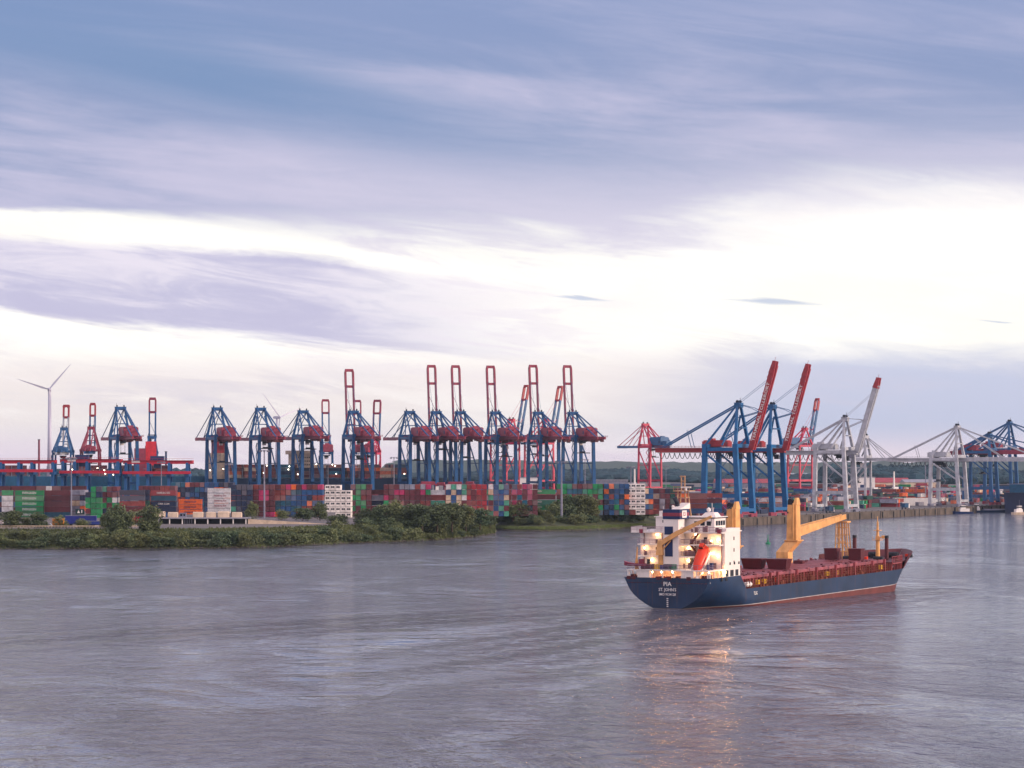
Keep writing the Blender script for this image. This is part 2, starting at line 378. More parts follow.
def canopy(name, D, x0, x1, z0, top, depth, seed, n, lab):
    """a distant wood as many lumpy crowns"""
    rnd = random.Random(seed); mb = MB(); X0, X1 = (x0 - 512) / F * D, (x1 - 512) / F * D
    for i in range(n):
        X = rnd.uniform(X0, X1); Y = D + rnd.random() * depth; r = rnd.uniform(9, 17)
        tz = z0 + (top - z0) * (.72 + .28 * math.sin(X * .006 + seed) * math.sin(X * .0023)) * rnd.uniform(.82, 1.05) * (.6 + .4 * (Y - D) / depth)
        k = 7; prof = [(.75, .0), (1, .35), (.92, .62), (.6, .88), (.12, 1.0)]; vs = []
        for pr_, pz in prof:
            for a in range(k):
                t = 2 * math.pi * a / k; rr = r * pr_ * rnd.uniform(.75, 1.2)
                vs.append((X + rr * math.cos(t), Y + rr * math.sin(t), z0 + (tz - z0) * pz * rnd.uniform(.95, 1.03)))
        mb.add(vs, [(j * k + a, j * k + (a + 1) % k, (j + 1) * k + (a + 1) % k, (j + 1) * k + a) for j in range(4) for a in range(k)] + [tuple(4 * k + a for a in range(k))])
    return tag(mb.build(name, wood, kind='stuff'), lab, 'woodland')
canopy('woodland', 4300, 470, 700, 3, 29, 500, 1, 620, 'dark distant wood behind the middle of the harbour')
canopy('woodland', 4100, 690, 880, 3, 31, 500, 2, 520, 'dark distant wood behind the tall blue cranes')
canopy('woodland', 3900, 860, 1080, 3, 33, 500, 5, 620, 'dark distant wood behind the grey crane at right')
canopy('woodland', 5200, -60, 480, 3, 24, 500, 9, 500, 'low strip of distant trees behind the moored ships')

# ------------------------------------------------------------------ trees and bushes
def leaf_material(name, c1, c2):
    m = bpy.data.materials.new(name); m.use_nodes = True; Nd.nt = nt = m.node_tree
    b = nt.nodes['Principled BSDF']; b.inputs['Roughness'].default_value = .7; b.inputs['Specular IOR Level'].default_value = .2
    t = nt.nodes.new('ShaderNodeTexCoord'); oi = nt.nodes.new('ShaderNodeObjectInfo')
    n = noise(t.outputs['Object'], .5, 3); r = Nd(oi.outputs['Random'])
    k = mix(sm(n, .35, .65), lin(c1), lin(c2)); k = mix(r * .5, k, lin((98, 96, 60)))
    nt.links.new(k, b.inputs['Base Color']); return m
leaf = leaf_material('willow leaves', (92, 108, 78), (128, 136, 96)); leaf2 = leaf_material('dark leaves', (66, 88, 70), (96, 112, 84))
def crown_mesh(seed, w, h, z0, n, size, lm, lobes=7):
    rnd = random.Random(seed); L = []
    for i in range(lobes):
        a = rnd.random() * 6.28; rr = rnd.uniform(.1, .62) * w / 2
        L.append((rr * math.cos(a), rr * math.sin(a), z0 + h * rnd.uniform(.2, .85), rnd.uniform(.13, .3) * w, rnd.uniform(.12, .28) * h))
    L.append((0, 0, z0 + h * .72, w * .24, h * .28)); L.append((0, 0, z0 + h * .3, w * .42, h * .3))
    mb = MB(); vs = []; fs = []
    for i in range(n):
        cx, cy, cz, rx, rz = rnd.choice(L)
        d = Vector((rnd.gauss(0, 1), rnd.gauss(0, 1), rnd.gauss(0, 1))).normalized() * (rnd.random() ** .33) * rnd.uniform(.85, 1.15)
        p = Vector((cx + d.x * rx, cy + d.y * rx, max(z0 * .6 + .1, cz + d.z * rz)))
        a = Vector((rnd.uniform(-1, 1), rnd.uniform(-1, 1), rnd.uniform(-.7, .7))).normalized() * size * rnd.uniform(.5, 1.2)
        b = a.cross(Vector((rnd.uniform(-1, 1), rnd.uniform(-1, 1), rnd.uniform(-1, 1)))).normalized() * size * rnd.uniform(.3, .7)
        k = len(vs); vs += [p - a, p - b, p + a, p + b]; fs.append((k, k + 1, k + 2, k + 3))
    return mb.add(vs, fs).mesh('crown', lm)
def trunk_mesh(seed, h, r, w):
    rnd = random.Random(seed); mb = MB(); top = Vector((rnd.uniform(-.3, .3), rnd.uniform(-.3, .3), h * .75))
    mb.cyl((0, 0, -1), (top.x * .5, top.y * .5, h * .4), r, 7, r * .7); mb.cyl((top.x * .5, top.y * .5, h * .38), top, r * .7, 7, r * .25)
    for k in range(5):
        a = rnd.random() * 6.28; z0 = h * rnd.uniform(.2, .55)
        mb.cyl((0, 0, z0), (math.cos(a) * w * .3, math.sin(a) * w * .3, z0 + h * rnd.uniform(.15, .35)), r * .45, 5, r * .15)
    return mb.mesh('trunk', M['bark'])
PROTO = {}
for k in range(6):
    PROTO['bush', k] = (crown_mesh(20 + k, 9, 5.6, .2, 1700, .42, leaf if k % 2 else leaf2, 11), trunk_mesh(k, 3.4, .16, 8))
    PROTO['tree', k] = (crown_mesh(40 + k, 10.5, 10, 1.2, 3000, .48, leaf2 if k % 2 else leaf, 15), trunk_mesh(9 + k, 8, .32, 9))
def plant(kind, px, D, z, w, h, label, group=None):
    k = random.randrange(6); cm, tm = PROTO[kind, k]; bw, bh = ((9, 5.8), (10.5, 11))[kind == 'tree']
    r = empty('willow_bush' if kind == 'bush' else 'broadleaf_tree', at(px, D, z), random.random() * 6, label, 'bush' if kind == 'bush' else 'tree', group)
    r.scale = (w / bw, w / bw, h / bh)
    for nm, me in (('crown', cm), ('trunk', tm)):
        o = bpy.data.objects.new(nm, me); col.objects.link(o); o.parent = r
def shore_y(px):
    for (a, ya), (b, yb) in zip(shore, shore[1:]):
        if a <= px <= b: return ya + (yb - ya) * (px - a) / (b - a)
    return 540
random.seed(11)
row = []
px = -6
while px < 478:
    row.append(px); px += random.uniform(8.0, 11.5)
def under(px):
    for a, b, s in ((-20, 14, 'white and green container stack'), (14, 46, 'green container stack'), (46, 70, 'maroon container stack'), (70, 112, 'blue trailers'), (112, 152, 'two dark round trees'),
                    (152, 205, 'left part of the shed'), (205, 255, 'right part of the shed'), (255, 325, 'pale ramp wall'), (325, 348, 'white refrigerated stack'), (348, 430, 'maroon stacks'), (430, 500, 'tip of the spit')):
        if a <= px < b: return s
seen = {}
for i, px in enumerate(row):
    D = H * F / (shore_y(px) - HY); u = under(px); seen[u] = seen.get(u, 0) + 1
    big = px > 60
    plant('bush', px, D + random.uniform(1, 6), .3, random.uniform(5.5, 11), random.choice((3.4, 4.4, 5.2, 6.2)) * random.uniform(.85, 1.1) if big else random.uniform(2.8, 5.6),
          f'willow bush at the waterline below the {u}, {num(seen[u]-1)} from left', 'willow bushes along the waterline')
seen = {}
for i in range(58):
    px = random.uniform(120, 470); D = H * F / (shore_y(px) - HY) + random.uniform(15, 36); u = under(px)
    if 155 < px < 330: D -= 6
    row.append(px); seen.setdefault(u, []).append((px, D))
for u, l in seen.items():
    for j, (px, D) in enumerate(sorted(l)):
        plant('bush', px, D, 3.0, random.uniform(7, 11), random.uniform(2.6, 4.4) if px < 335 else random.uniform(3.5, 7.0), f'bush on the upper bank before the {u}, {num(j)} from left', 'bushes on the upper bank')
T = [(11, 1195, 13, 9, 'dark tree in front of the white and green container stack'), (25, 1200, 7, 6, 'small yellowish tree before the left end of the green stack'), (38, 1196, 9, 8, 'dark tree before the gap between green and maroon stacks'),
     (60, 1200, 9, 6.5, 'small tree beside the orange site cabin'), (82, 1196, 8, 5.5, 'small round tree before the long blue trailer'), (118, 1166, 12.5, 15.5, 'largest round dark tree between blue trailer and long shed'),
     (106, 1185, 7, 8, 'narrow yellowish tree at the right end of the blue trailer'), (149, 1168, 12.5, 15, 'round dark tree at the left end of the long shed'), (134, 1290, 14, 9, 'wide bushy tree behind the two round dark trees'),
     (128, 1215, 9, 8, 'bushy tree between the two round dark trees'), (252, 1330, 9, 9.5, 'dark tree right of the long shed before pink containers'), (320, 1335, 9, 10, 'dark tree just left of the white refrigerated stack'),
     (303, 1330, 13, 7, 'wide low tree behind the pale ramp wall'), (282, 1350, 8, 6, 'small tree behind the left end of the ramp wall'), (338, 1265, 12, 7, 'wide tree below the white refrigerated stack'), (366, 1270, 13, 10, 'willow below the pink and silver containers'),
     (380, 1265, 13, 11.5, 'tall willow left of the middle of the spit'), (395, 1268, 15, 14, 'tallest willow on the spit'), (408, 1270, 13, 12, 'tall willow on the middle of the spit'), (422, 1262, 14, 12, 'willow right of the tallest willow'),
     (437, 1268, 15, 12.5, 'dark willow below the pale containers'), (452, 1272, 14, 12.5, 'broad willow on the right part of the spit'), (466, 1278, 12, 11, 'willow below the bright red containers'), (480, 1296, 12, 9.5, 'willow near the tip of the spit'),
     (490, 1312, 9, 6, 'last small willow at the tip of the spit'), (513, 1445, 11, 11, 'dark tree right of the spit below red and pink containers'), (525, 1447, 12, 11, 'dark rounded tree on the second bank'),
     (537, 1450, 10, 7, 'low yellowish tree on the second bank before green containers'), (556, 1452, 12, 11, 'dark tree left of the tall light mast on the second bank'), (567, 1455, 14, 15, 'tallest dark tree of the second bank'),
     (580, 1458, 14, 15, 'broad tall tree at the middle of the second bank'), (592, 1462, 12, 13, 'dark tree at the right end of the second bank trees'), (614, 1490, 9, 6, 'small bush tree below blue and orange containers'),
     (633, 1500, 10, 5, 'low bush below the right white refrigerated stack'), (648, 1510, 10, 4.5, 'low bush just left of the cargo ship bridge'), (545, 1446, 8, 6, 'small round tree between two dark trees on the second bank')]
for px, D, w, h, lab in T:
    z = 2.8 if D < 1170 else 5.6 if D < 1230 else (4.5 if D < 1320 else (YZ - .2 if D < 1400 else 5.2)); z = 6.4 if 250 < px < 330 else z
    plant('tree', px, D, z, w * .98, h * (.84 if D > 1400 else .94), lab)
seen = {}
for i in range(15):
    px = -8 + i * 10.5 + random.uniform(-3, 3)
    u = under(px); seen.setdefault(u, []).append(px)
for u, l in seen.items():
    for j, px in enumerate(sorted(l)):
        D = H * F / (shore_y(px) - HY) + random.uniform(20, 30); plant('bush', px, D, 2.6, random.uniform(6, 9), random.uniform(3.2, 4.4), f'low yellowish bush on the slope below the {u}, {num(j)} from left', 'low bushes on the slope')
rnd = random.Random(6); mb = MB(); vs = []; fs = []                        # rough grass and stones on the near bank
for i in range(15000):
    t = rnd.random() * (len(S1) - 1.01); j = int(t); d = rnd.uniform(1, 44); zz = ip_((-2, -.8, 2, .8, 8, 1.8, 20, 2.6, 34, 5.4, 46, YZ), d)
    p = S1[j].lerp(S1[j + 1], t - j) + Vector((0, d, zz - .05)); w = rnd.uniform(.2, .5); h = rnd.uniform(.4, 1.3); k = len(vs)
    vs += [p - Vector((w, 0, 0)), p + Vector((w, 0, 0)), p + Vector((rnd.uniform(-.4, .4), rnd.uniform(-.4, .4), h))]; fs.append((k, k + 1, k + 2))
mb.add(vs, fs).build('grass', mat('rough grass', (88, 96, 58), .9, var=.5, scale=.2), label='rough tufted grass covering the near bank slope', cat='grass', kind='stuff')
mb = MB()
for i in range(1500):
    src = S1 if rnd.random() < .7 else S2; t = rnd.random() * (len(src) - 1.01); j = int(t); p = src[j].lerp(src[j + 1], t - j) + Vector((0, rnd.uniform(-.6, 2.2), rnd.uniform(-.1, .3))); r = rnd.uniform(.2, .6)
    mb.add([p + Vector((r * rnd.uniform(.6, 1.2) * a, r * rnd.uniform(.6, 1.2) * b, c * r * rnd.uniform(.5, .9))) for a, b, c in ((-1, -1, 0), (1, -1, 0), (1, 1, 0), (-1, 1, 0), (-.5, -.5, 1), (.5, -.5, 1), (.5, .5, 1), (-.5, .5, 1))], MB.BF)
mb.build('bank_stones', mat('wet stone', (84, 78, 74), .8, var=.5, scale=1), label='dark stones strewn along the waterline of both banks', cat='stones', kind='stuff')
xs = [500 + i * 8.2 + random.uniform(-2, 2) for i in range(18)]
for i, px in enumerate(xs):
    t = [k for k in range(len(back) - 1) if back[k][0] <= px <= back[k + 1][0]]
    if t:
        (a, Da), (b_, Db) = back[t[0]], back[t[0] + 1]; D = Da + (Db - Da) * (px - a) / (b_ - a)
        plant('bush', px, D + random.uniform(12, 22), 3.2, random.uniform(6, 10), random.uniform(2.6, 5.2), f'bush on the second bank right of the spit, {num(i)} from left', 'bushes on the second bank')
# reeds and grass along the second shore
mb = MB(); rnd = random.Random(4); vs = []; fs = []
for i in range(5200):
    t = rnd.random() * (len(S2) - 2); j = int(t); p = S2[j].lerp(S2[j + 1], t - j) + Vector((rnd.uniform(-1, 1), rnd.uniform(2, 14), 1.0)); w = rnd.uniform(.2, .5); h = rnd.uniform(.5, 1.7)
    k = len(vs); vs += [p - Vector((w, 0, 0)), p + Vector((w, 0, 0)), p + Vector((rnd.uniform(-.4, .4), rnd.uniform(-.4, .4), h))]; fs.append((k, k + 1, k + 2))
mb.add(vs, fs).build('reeds', mat('reed green', (98, 112, 62), .8), label='band of light green reeds along the second bank', cat='reeds', kind='stuff')
# ------------------------------------------------------------------ containers
CC = {'R': ('maroon', (98, 42, 54)), 'r': ('bright red', (158, 38, 52)), 'G': ('green', (30, 136, 84)), 'g': ('sea green', (74, 150, 130)), 'B': ('blue', (30, 78, 132)),
      'N': ('dark navy', (26, 42, 76)), 'T': ('teal blue', (18, 88, 118)), 'O': ('orange', (228, 104, 50)), 'W': ('white', (206, 204, 210)), 'w': ('beige', (206, 180, 158)),
      'P': ('pink', (176, 46, 98)), 'K': ('brick red', (134, 62, 62)), 'S': ('grey', (140, 140, 160)), 'H': ('white refrigerated', (236, 228, 226)), 'D': ('dark green', (24, 70, 66))}
cm = {k: mat('container ' + v[0], v[1], .55, var=.28, scale=.5, streak=.25) for k, v in CC.items()}
cs = {k: mat('stacked container ' + v[0], v[1], .55, var=.28, scale=.5, streak=.25) for k, v in CC.items()}
for dct, isl in ((cm, False), (cs, True)):                 # every box has faded and dirtied differently
    for m_ in dct.values():
        nt_ = m_.node_tree; Nd.nt = nt_; b_ = nt_.nodes['Principled BSDF']; src = b_.inputs['Base Color'].links[0].from_socket
        if isl: g_ = nt_.nodes.new('ShaderNodeNewGeometry'); r_ = Nd(g_.outputs['Random Per Island'])
        else: g_ = nt_.nodes.new('ShaderNodeObjectInfo'); r_ = Nd(g_.outputs['Random'])
        k1 = mix(sm(r_, .35, 1.0) * (.05 if m_ in (dct['H'], dct['W']) else .34), src, (.035, .022, .03)); r2 = Nd.m('FRACT', r_ * 7.31)
        k2 = mix(sm(r2, .6, 1.0) * .22, k1, (.42, .36, .38)); nt_.links.new(k2, b_.inputs['Base Color'])
mark = mat('pale marking', (214, 208, 210), .6)
def cont_mesh(c, L, kind=0):
    mb = MB(); h = 2.59; a = L / 2; w = 1.22
    mb.box(-a + .06, a - .06, -w + .05, w - .05, .2, h - .06)
    for x0 in (-a, a - .16):
        for y0 in (-w, w - .16): mb.box(x0, x0 + .16, y0, y0 + .16, 0, h)
        mb.box(x0 + .003, x0 + .13, -w + .16, w - .16, .01, .15); mb.box(x0 + .003, x0 + .13, -w + .16, w - .16, h - .13, h - .01)
    for y0 in (-w, w - .1):
        mb.box(-a + .16, a - .16, y0 + .02, y0 + .08, .14, .199)
    n = int(L / .6)                                        # corrugated sides
    for i in range(n):
        x0 = -a + .3 + i * (L - .6) / n
        for s in (-1, 1): mb.box(x0, x0 + .26, *sorted((s * (w - .05), s * (w - .02))), .2, h - .15)
    if c == 'H':                                          # cooling unit: dark fans on the end
        mb.cur = 1
        for y0 in (-.78, .1): mb.box(-a - .02, -a + .05, y0, y0 + .72, 1.2, 2.05)
    else:
        mb.cur = 1
        for y0 in (-.75, -.28, .28, .75): mb.box(-a - .01, -a + .05, y0 - .025, y0 + .025, .2, h - .2)
        mb.cur = 2
        if kind % 2: mb.box(-a - .015, -a + .05, .36, .9, 1.75, 2.3)
        if kind % 3 == 0: mb.box(-a - .015, -a + .05, -.9, -.45, 1.2, 1.5)
    return mb.mesh('container', [cm[c], M['dark'] if c == 'H' else M['silver'], mark])
CMESH = {}
CONT = []                                                 # every container as a record first
def rec(c, p, rz, L, block, colname, tier, hide=False):
    D = p.y; side = abs(math.sin(rz)) < .7
    area = ((L if side else 2.44) * 2.59) * (F / D) ** 2
    if c == 'H': area *= 1.5
    CONT.append((0 if hide else area, c, p, rz, L, block, colname, tier))
def block(name, px0, D, orient, rows, z=YZ, L=12.19, rz=0.0, gap=None, deep=0):
    """rows: strings from the top tier down, one letter per column"""
    ang = R(rz) + (R(90) if orient == 'end' else 0); wdt = (L + .35 if orient == 'side' else 2.60) if gap is None else gap
    d = Vector((math.cos(R(rz)), math.sin(R(rz)), 0)); p0 = at(px0, D, z); n = len(rows)
    for t in range(n):
        for i, c in enumerate(rows[n - 1 - t]):
            if c in '. ': continue
            p = p0 + d * (i * wdt + wdt / 2) + Vector((0, 0, t * 2.66))
            px = 512 + p.x / p.y * F; py = HY + (H - p.z - 2.0) / p.y * F
            hide = (355 < px < 490 and py > 508 - (6 if 385 < px < 405 else 0)) or (545 < px < 600 and py > 509) or py > 519 or (648 < px < 742 and py > 511)
            rec(c, p, ang, L, name, (i, len(rows[0])), (t, n), hide)
def rnd_rows(n, tiers, pal, seed, top=None):
    rnd = random.Random(seed); rows = []
    for t in range(tiers):
        s = ''
        while len(s) < n: s += rnd.choice(pal) * rnd.choice((1, 1, 1, 2, 3))
        rows.append(s[:n])
    if top: rows[0] = (top * n)[:n]
    return rows
def cols(px0, px1, D, w=2.60): return max(1, round((px1 - px0) / F * D / w))
# left front: side-on stacks near the road
block('white and green stack at far left', 1.8, 1412, 'side', ['G', 'W', 'W', 'W', 'W'], L=5.4)
block('tall green stack', 15.3, 1412, 'side', ['G'] * 5, L=13.7)
block('maroon stack beside the tall green stack', 44.7, 1415, 'side', ['R', 'R', 'R', 'R', 'T'])
block('back row at far left', -14, 1445, 'side', ['RRRR', 'RRNR', 'TRNR', 'RBRR', 'NRRR', 'NRTR'], z=6.2)
block('left row behind the green stack', 46, 1430, 'side', ['W', 'R', 'R', 'R', 'R', 'R'], L=2.4, z=6.2)
block('grey stack left of green ends', 70, 1430, 'side', ['S', 'S', 'w', 'S', 'S'], L=5.6)
block('grey rack column', 81.5, 1432, 'end', ['S', 'N', 'S', 'O', 'S'])
block('green end columns', 87, 1405, 'end', ['.GN', 'NGN', 'GGG', 'GGG', 'RGG', 'DGG'], z=6.2)
block('mixed end columns right of green ends', 103, 1410, 'end', ['gRR', 'RRR', 'RGW', 'GRG', 'NGR', 'KRG'], z=6.2)
block('navy and brick side stack', 119.3, 1405, 'side', ['N', 'N', 'K', 'R', 'R'], z=7.2)
block('thin navy column', 145.2, 1440, 'end', ['N', 'N', 'D', 'N', 'N'])
block('navy stack under the red one', 151, 1412, 'side', ['r', 'T', 'N', 'N', 'B'])
block('orange stack', 178.5, 1490, 'side', ['O', 'O', 'O'], L=11.9)
block('white stack behind the shed', 207.5, 1530, 'side', ['W', 'W', 'W', 'W', 'W'], L=12.0)
n = cols(172, 233, 1560)
block('row behind the orange stack', 172, 1575, 'end', rnd_rows(n, 6, 'NNBTNRKBO', 3))
block('roof-high row behind red stack', 140, 1445, 'end', rnd_rows(cols(140, 176, 1445), 6, 'RKRNR', 31), z=6.2)
block('navy columns right of white stack', 232, 1420, 'end', ['NNNN', 'NNNN', 'NNNN', 'NNNN', 'gNNN', 'RNNN'], z=YZ)
block('pink columns', 249, 1425, 'end', ['RKRRR', 'RRPPR', 'RRPPR', 'RRRRR', 'KRRRR', 'RRRPP'])
n = cols(264.5, 325, 1430)
g = rnd_rows(n, 6, 'BBTNBBKBOTK', 12, 'RPRKPO'); block('blue block left of white refrigerated stack', 265.5, 1430, 'end', g)
block('left white refrigerated stack', 325.5, 1405, 'end', ['HHH..', 'HHHHH', 'HHHHH', 'HHHHH', 'HHHHH', '..HHH'], gap=2.56)
n = cols(351, 376, 1440); block('green patched block', 351, 1440, 'end', ['RGGR', 'RGRR', 'GGKR', 'RGGR', 'GRGR', 'RRRR'])
block('pink and silver sides', 366, 1442, 'side', ['R', 'S', 'N', 'P', 'R'], L=8.6)
n = cols(384, 432, 1440); block('maroon block above the tallest willow', 384, 1440, 'end', [''.join(c) for c in rnd_rows(n, 6, 'RRRKPGRKRgRS', 14)])
block('pale sides above the willows', 428, 1436, 'side', ['W', 'K', 'g', 'B', 'B'], L=8.4)
n = cols(446, 466, 1436); block('pale block above the willows', 446, 1436, 'end', ['WgWg', 'BwBg', 'wBwW', 'wBwR', 'wwRB', 'RKRR'])
n = cols(466, 483, 1436); block('bright red block', 466, 1438, 'end', ['Krrr', 'KRrr', 'rRKr', 'rKrr', 'Rrrr', 'rrKr'])
n = cols(483, 506, 1440); block('blue and white chequered block', 483, 1442, 'end', ['BWBgB', 'gwBBB', 'SgBBw', 'BRBBg', 'wKBgR', 'BgrBg'])
n = cols(506, 531, 1450); block('red and pink block', 506.5, 1450, 'end', ['RNKPPR', 'KPPRPR', 'RRTRPR', 'RPRTRR', 'RRRRNR', 'RKRRRR'])
block('green sides on the second bank', 531, 1462, 'side', ['G', 'R', 'g', 'G', 'S'])
n = cols(556, 600, 1470); block('green and maroon block on the second bank', 556.5, 1470, 'end', rnd_rows(n, 6, 'GRGGRTgRKRG', 21))
block('red sides left of blue block', 588, 1476, 'side', ['K', 'N', 'K', 'K', 'K', 'K'], L=8.0)
n = cols(602, 621, 1478); block('blue block left of right refrigerated stack', 603.5, 1478, 'end', ['BOTBB', 'ONBBN', 'BKBNO', 'NBTKB', 'BNGBK', 'NBNgN'][:6])
block('right white refrigerated stack', 621, 1482, 'end', ['WHHHH', 'WHHHH', 'HHHHH', 'HHHHH', 'HHHHH', 'KKKHH'], gap=2.42)
block('column behind the ship bridge', 643.6, 1490, 'end', ['wB', 'BB', 'wO', 'BT', 'RK'], gap=2.3)
block('brick stack behind the ship bridge', 648.5, 1496, 'side', ['R', 'w', 'R', 'K', 'K'], L=5.4)
n = cols(658, 668, 1500); block('mixed columns behind the radar mast', 659.5, 1500, 'end', ['RNDR', 'RRDK', 'SRDK', 'SRRR', 'RRRR'])
block('orange sides behind the funnel', 670, 1515, 'side', ['OK', 'KK', 'RK', 'RB'], L=9.4)
block('brick sides behind the aft ship crane', 690, 1530, 'side', ['RK', 'KR', 'BT', 'BB'], L=8.2)
# right-hand terminal: low rows across the yard, parallel to the crane booms
rnd = random.Random(77)
def yardrow(name, s, n0, count, tiers, pal, seed):
    p = q(s, n0); rr = random.Random(seed); rows = rnd_rows(count, tiers, pal, seed)
    p0 = p; d = QN * -1
    for t in range(tiers):
        for i in range(count):
            if rr.random() < (.16, .34, .5)[t]: continue
            c = rows[t][i]; pp = p0 + d * (i * 12.7) + Vector((0, 0, t * 2.66))
            rec(c, pp, math.atan2(-.423, .906), 12.19, name, (i, count), (t, tiers), 648 < 512 + pp.x / pp.y * F < 742)
k = 0
for s, n0, cnt, tr in [(12, -52, 8, 3), (60, -48, 9, 3), (118, -56, 10, 2), (180, -42, 10, 2), (222, -46, 10, 3), (290, -42, 12, 2), (330, -44, 11, 2), (390, -40, 13, 2), (440, -60, 13, 2), (520, -50, 16, 2), (600, -80, 18, 2), (700, -60, 22, 2), (820, -100, 26, 3), (960, -60, 30, 2), (1120, -60, 34, 2), (1300, -60, 40, 3), (1500, -100, 44, 2)]:
    for j in range(3 if s < 900 else 2):
        yardrow(f'terminal row {"near" if s < 200 else "far"} the quay cranes', s + j * 3.2, n0, cnt, tr, 'RRKKBNBTDGGwOSPKrNgW', 100 + k); k += 1
rnd = random.Random(41)                                   # end-on singles and short stacks scattered between the rows
for i in range(520):
    s = rnd.uniform(5, 1300) ** 1.0; n0 = -rnd.uniform(32, 60 + s * .35); p = q(s, n0); a = math.atan2(.906, .423)
    for t in range(rnd.choice((1, 1, 2, 3))): rec(rnd.choice('RRKNBTDGSWwPNRO'), p + Vector((0, 0, t * 2.66)), a, rnd.choice((12.19, 6.06)), 'loose stacks on the right terminal', (i, 520), (t, 3), True)
# on the ships' decks behind: added in the ship section as their own cargo
def flush_containers():
    CONT.sort(key=lambda r: -r[0]); used = set(); mb = MB(); keys = list(cm); 
    for i, (a, c, p, rz, L, blk, (ci, cn), (t, tn)) in enumerate(CONT):
        if i < 296 and a > 0:
            kind = (ci * 7 + t * 3 + int(p.x)) % 6
            if c == 'H': kind = 0
            key = (c, round(L, 1), kind)
            if key not in CMESH: CMESH[key] = cont_mesh(c, L, kind)
            o = bpy.data.objects.new('refrigerated_container' if c == 'H' else 'shipping_container', CMESH[key]); col.objects.link(o)
            o.location = p + Vector(((i * 37 % 11 - 5) * .012, (i * 53 % 13 - 6) * .03, 0)); o.rotation_euler = (0, 0, rz)
            tier = 'top' if t == tn - 1 else ('bottom' if t == 0 else num(t) )
            if tn == 1: lab = f'{CC[c][0]} container in the {blk}'
            elif cn == 1: lab = f'{CC[c][0]} container, {tier} tier up, {blk}'
            else: lab = f'{CC[c][0]} container, {tier} tier, {num(ci)} from left, {blk}'
            if lab in used: lab = lab.replace('container', 'corrugated container', 1)
            used.add(lab); tag(o, lab, 'container', 'shipping containers stacked in the yards')
            if blk == 'tall green stack': text('EVERGREEN', 1.55, mark, o, (0, -1.27, 1.3), (R(90), 0, 0), sx=.82)
            if blk.startswith('navy stack under') and c == 'r': text('HAMBURG SÜD', 1.3, mark, o, (0, -1.27, 1.3), (R(90), 0, 0), sx=.72)
            if blk.startswith('navy stack under') and c == 'N' and t == 2: text('CMA CGM', 1.2, mark, o, (0, -1.27, 1.3), (R(90), 0, 0))
            if blk == 'orange stack': text('Hapag-Lloyd', 1.25, M['navy'], o, (0, -1.27, 1.3), (R(90), 0, 0), sx=.95)
            if blk.startswith('white stack behind') and 0 < t < 4: text('Hamburg Süd', 1.3, M['crane_red'], o, (.6, -1.27, 1.3), (R(90), 0, 0), sx=.9)
            if blk.startswith('white and green') and c == 'W' and t in (2, 3): text('ONE' if t == 3 else 'K-LINE', 1.4, M['pink_red'] if t == 3 else M['boom_red'], o, (0, -1.27, 1.3), (R(90), 0, 0))
            if blk.startswith('green sides on the second') and c in 'Gg': text('EVERGREEN', 1.2, mark, o, (-3, -1.27, 1.6), (R(90), 0, 0), sx=.7)
        else:
            mb.cur = keys.index(c); ca, sa = math.cos(rz), math.sin(rz); a2, w = L / 2, 1.2
            vs = []
            for zz in (.16, 2.57):
                for X, Y in ((-a2, -w), (a2, -w), (a2, w), (-a2, w)): vs.append((p.x + X * ca - Y * sa, p.y + X * sa + Y * ca, p.z + zz))
            mb.add(vs, MB.BF)
            if c == 'H':
                mb.cur = len(keys)
                for y0 in (-.75, .12): mb.box(p.x + y0, p.x + y0 + .72, p.y - a2 - .05, p.y - a2, p.z + 1.2, p.z + 2.05)
    mb.build('stacked_containers', [cs[k] for k in keys] + [M['dark']], label='remaining smaller containers of the yard stacks and distant rows', cat='containers', kind='stuff')
flush_containers()
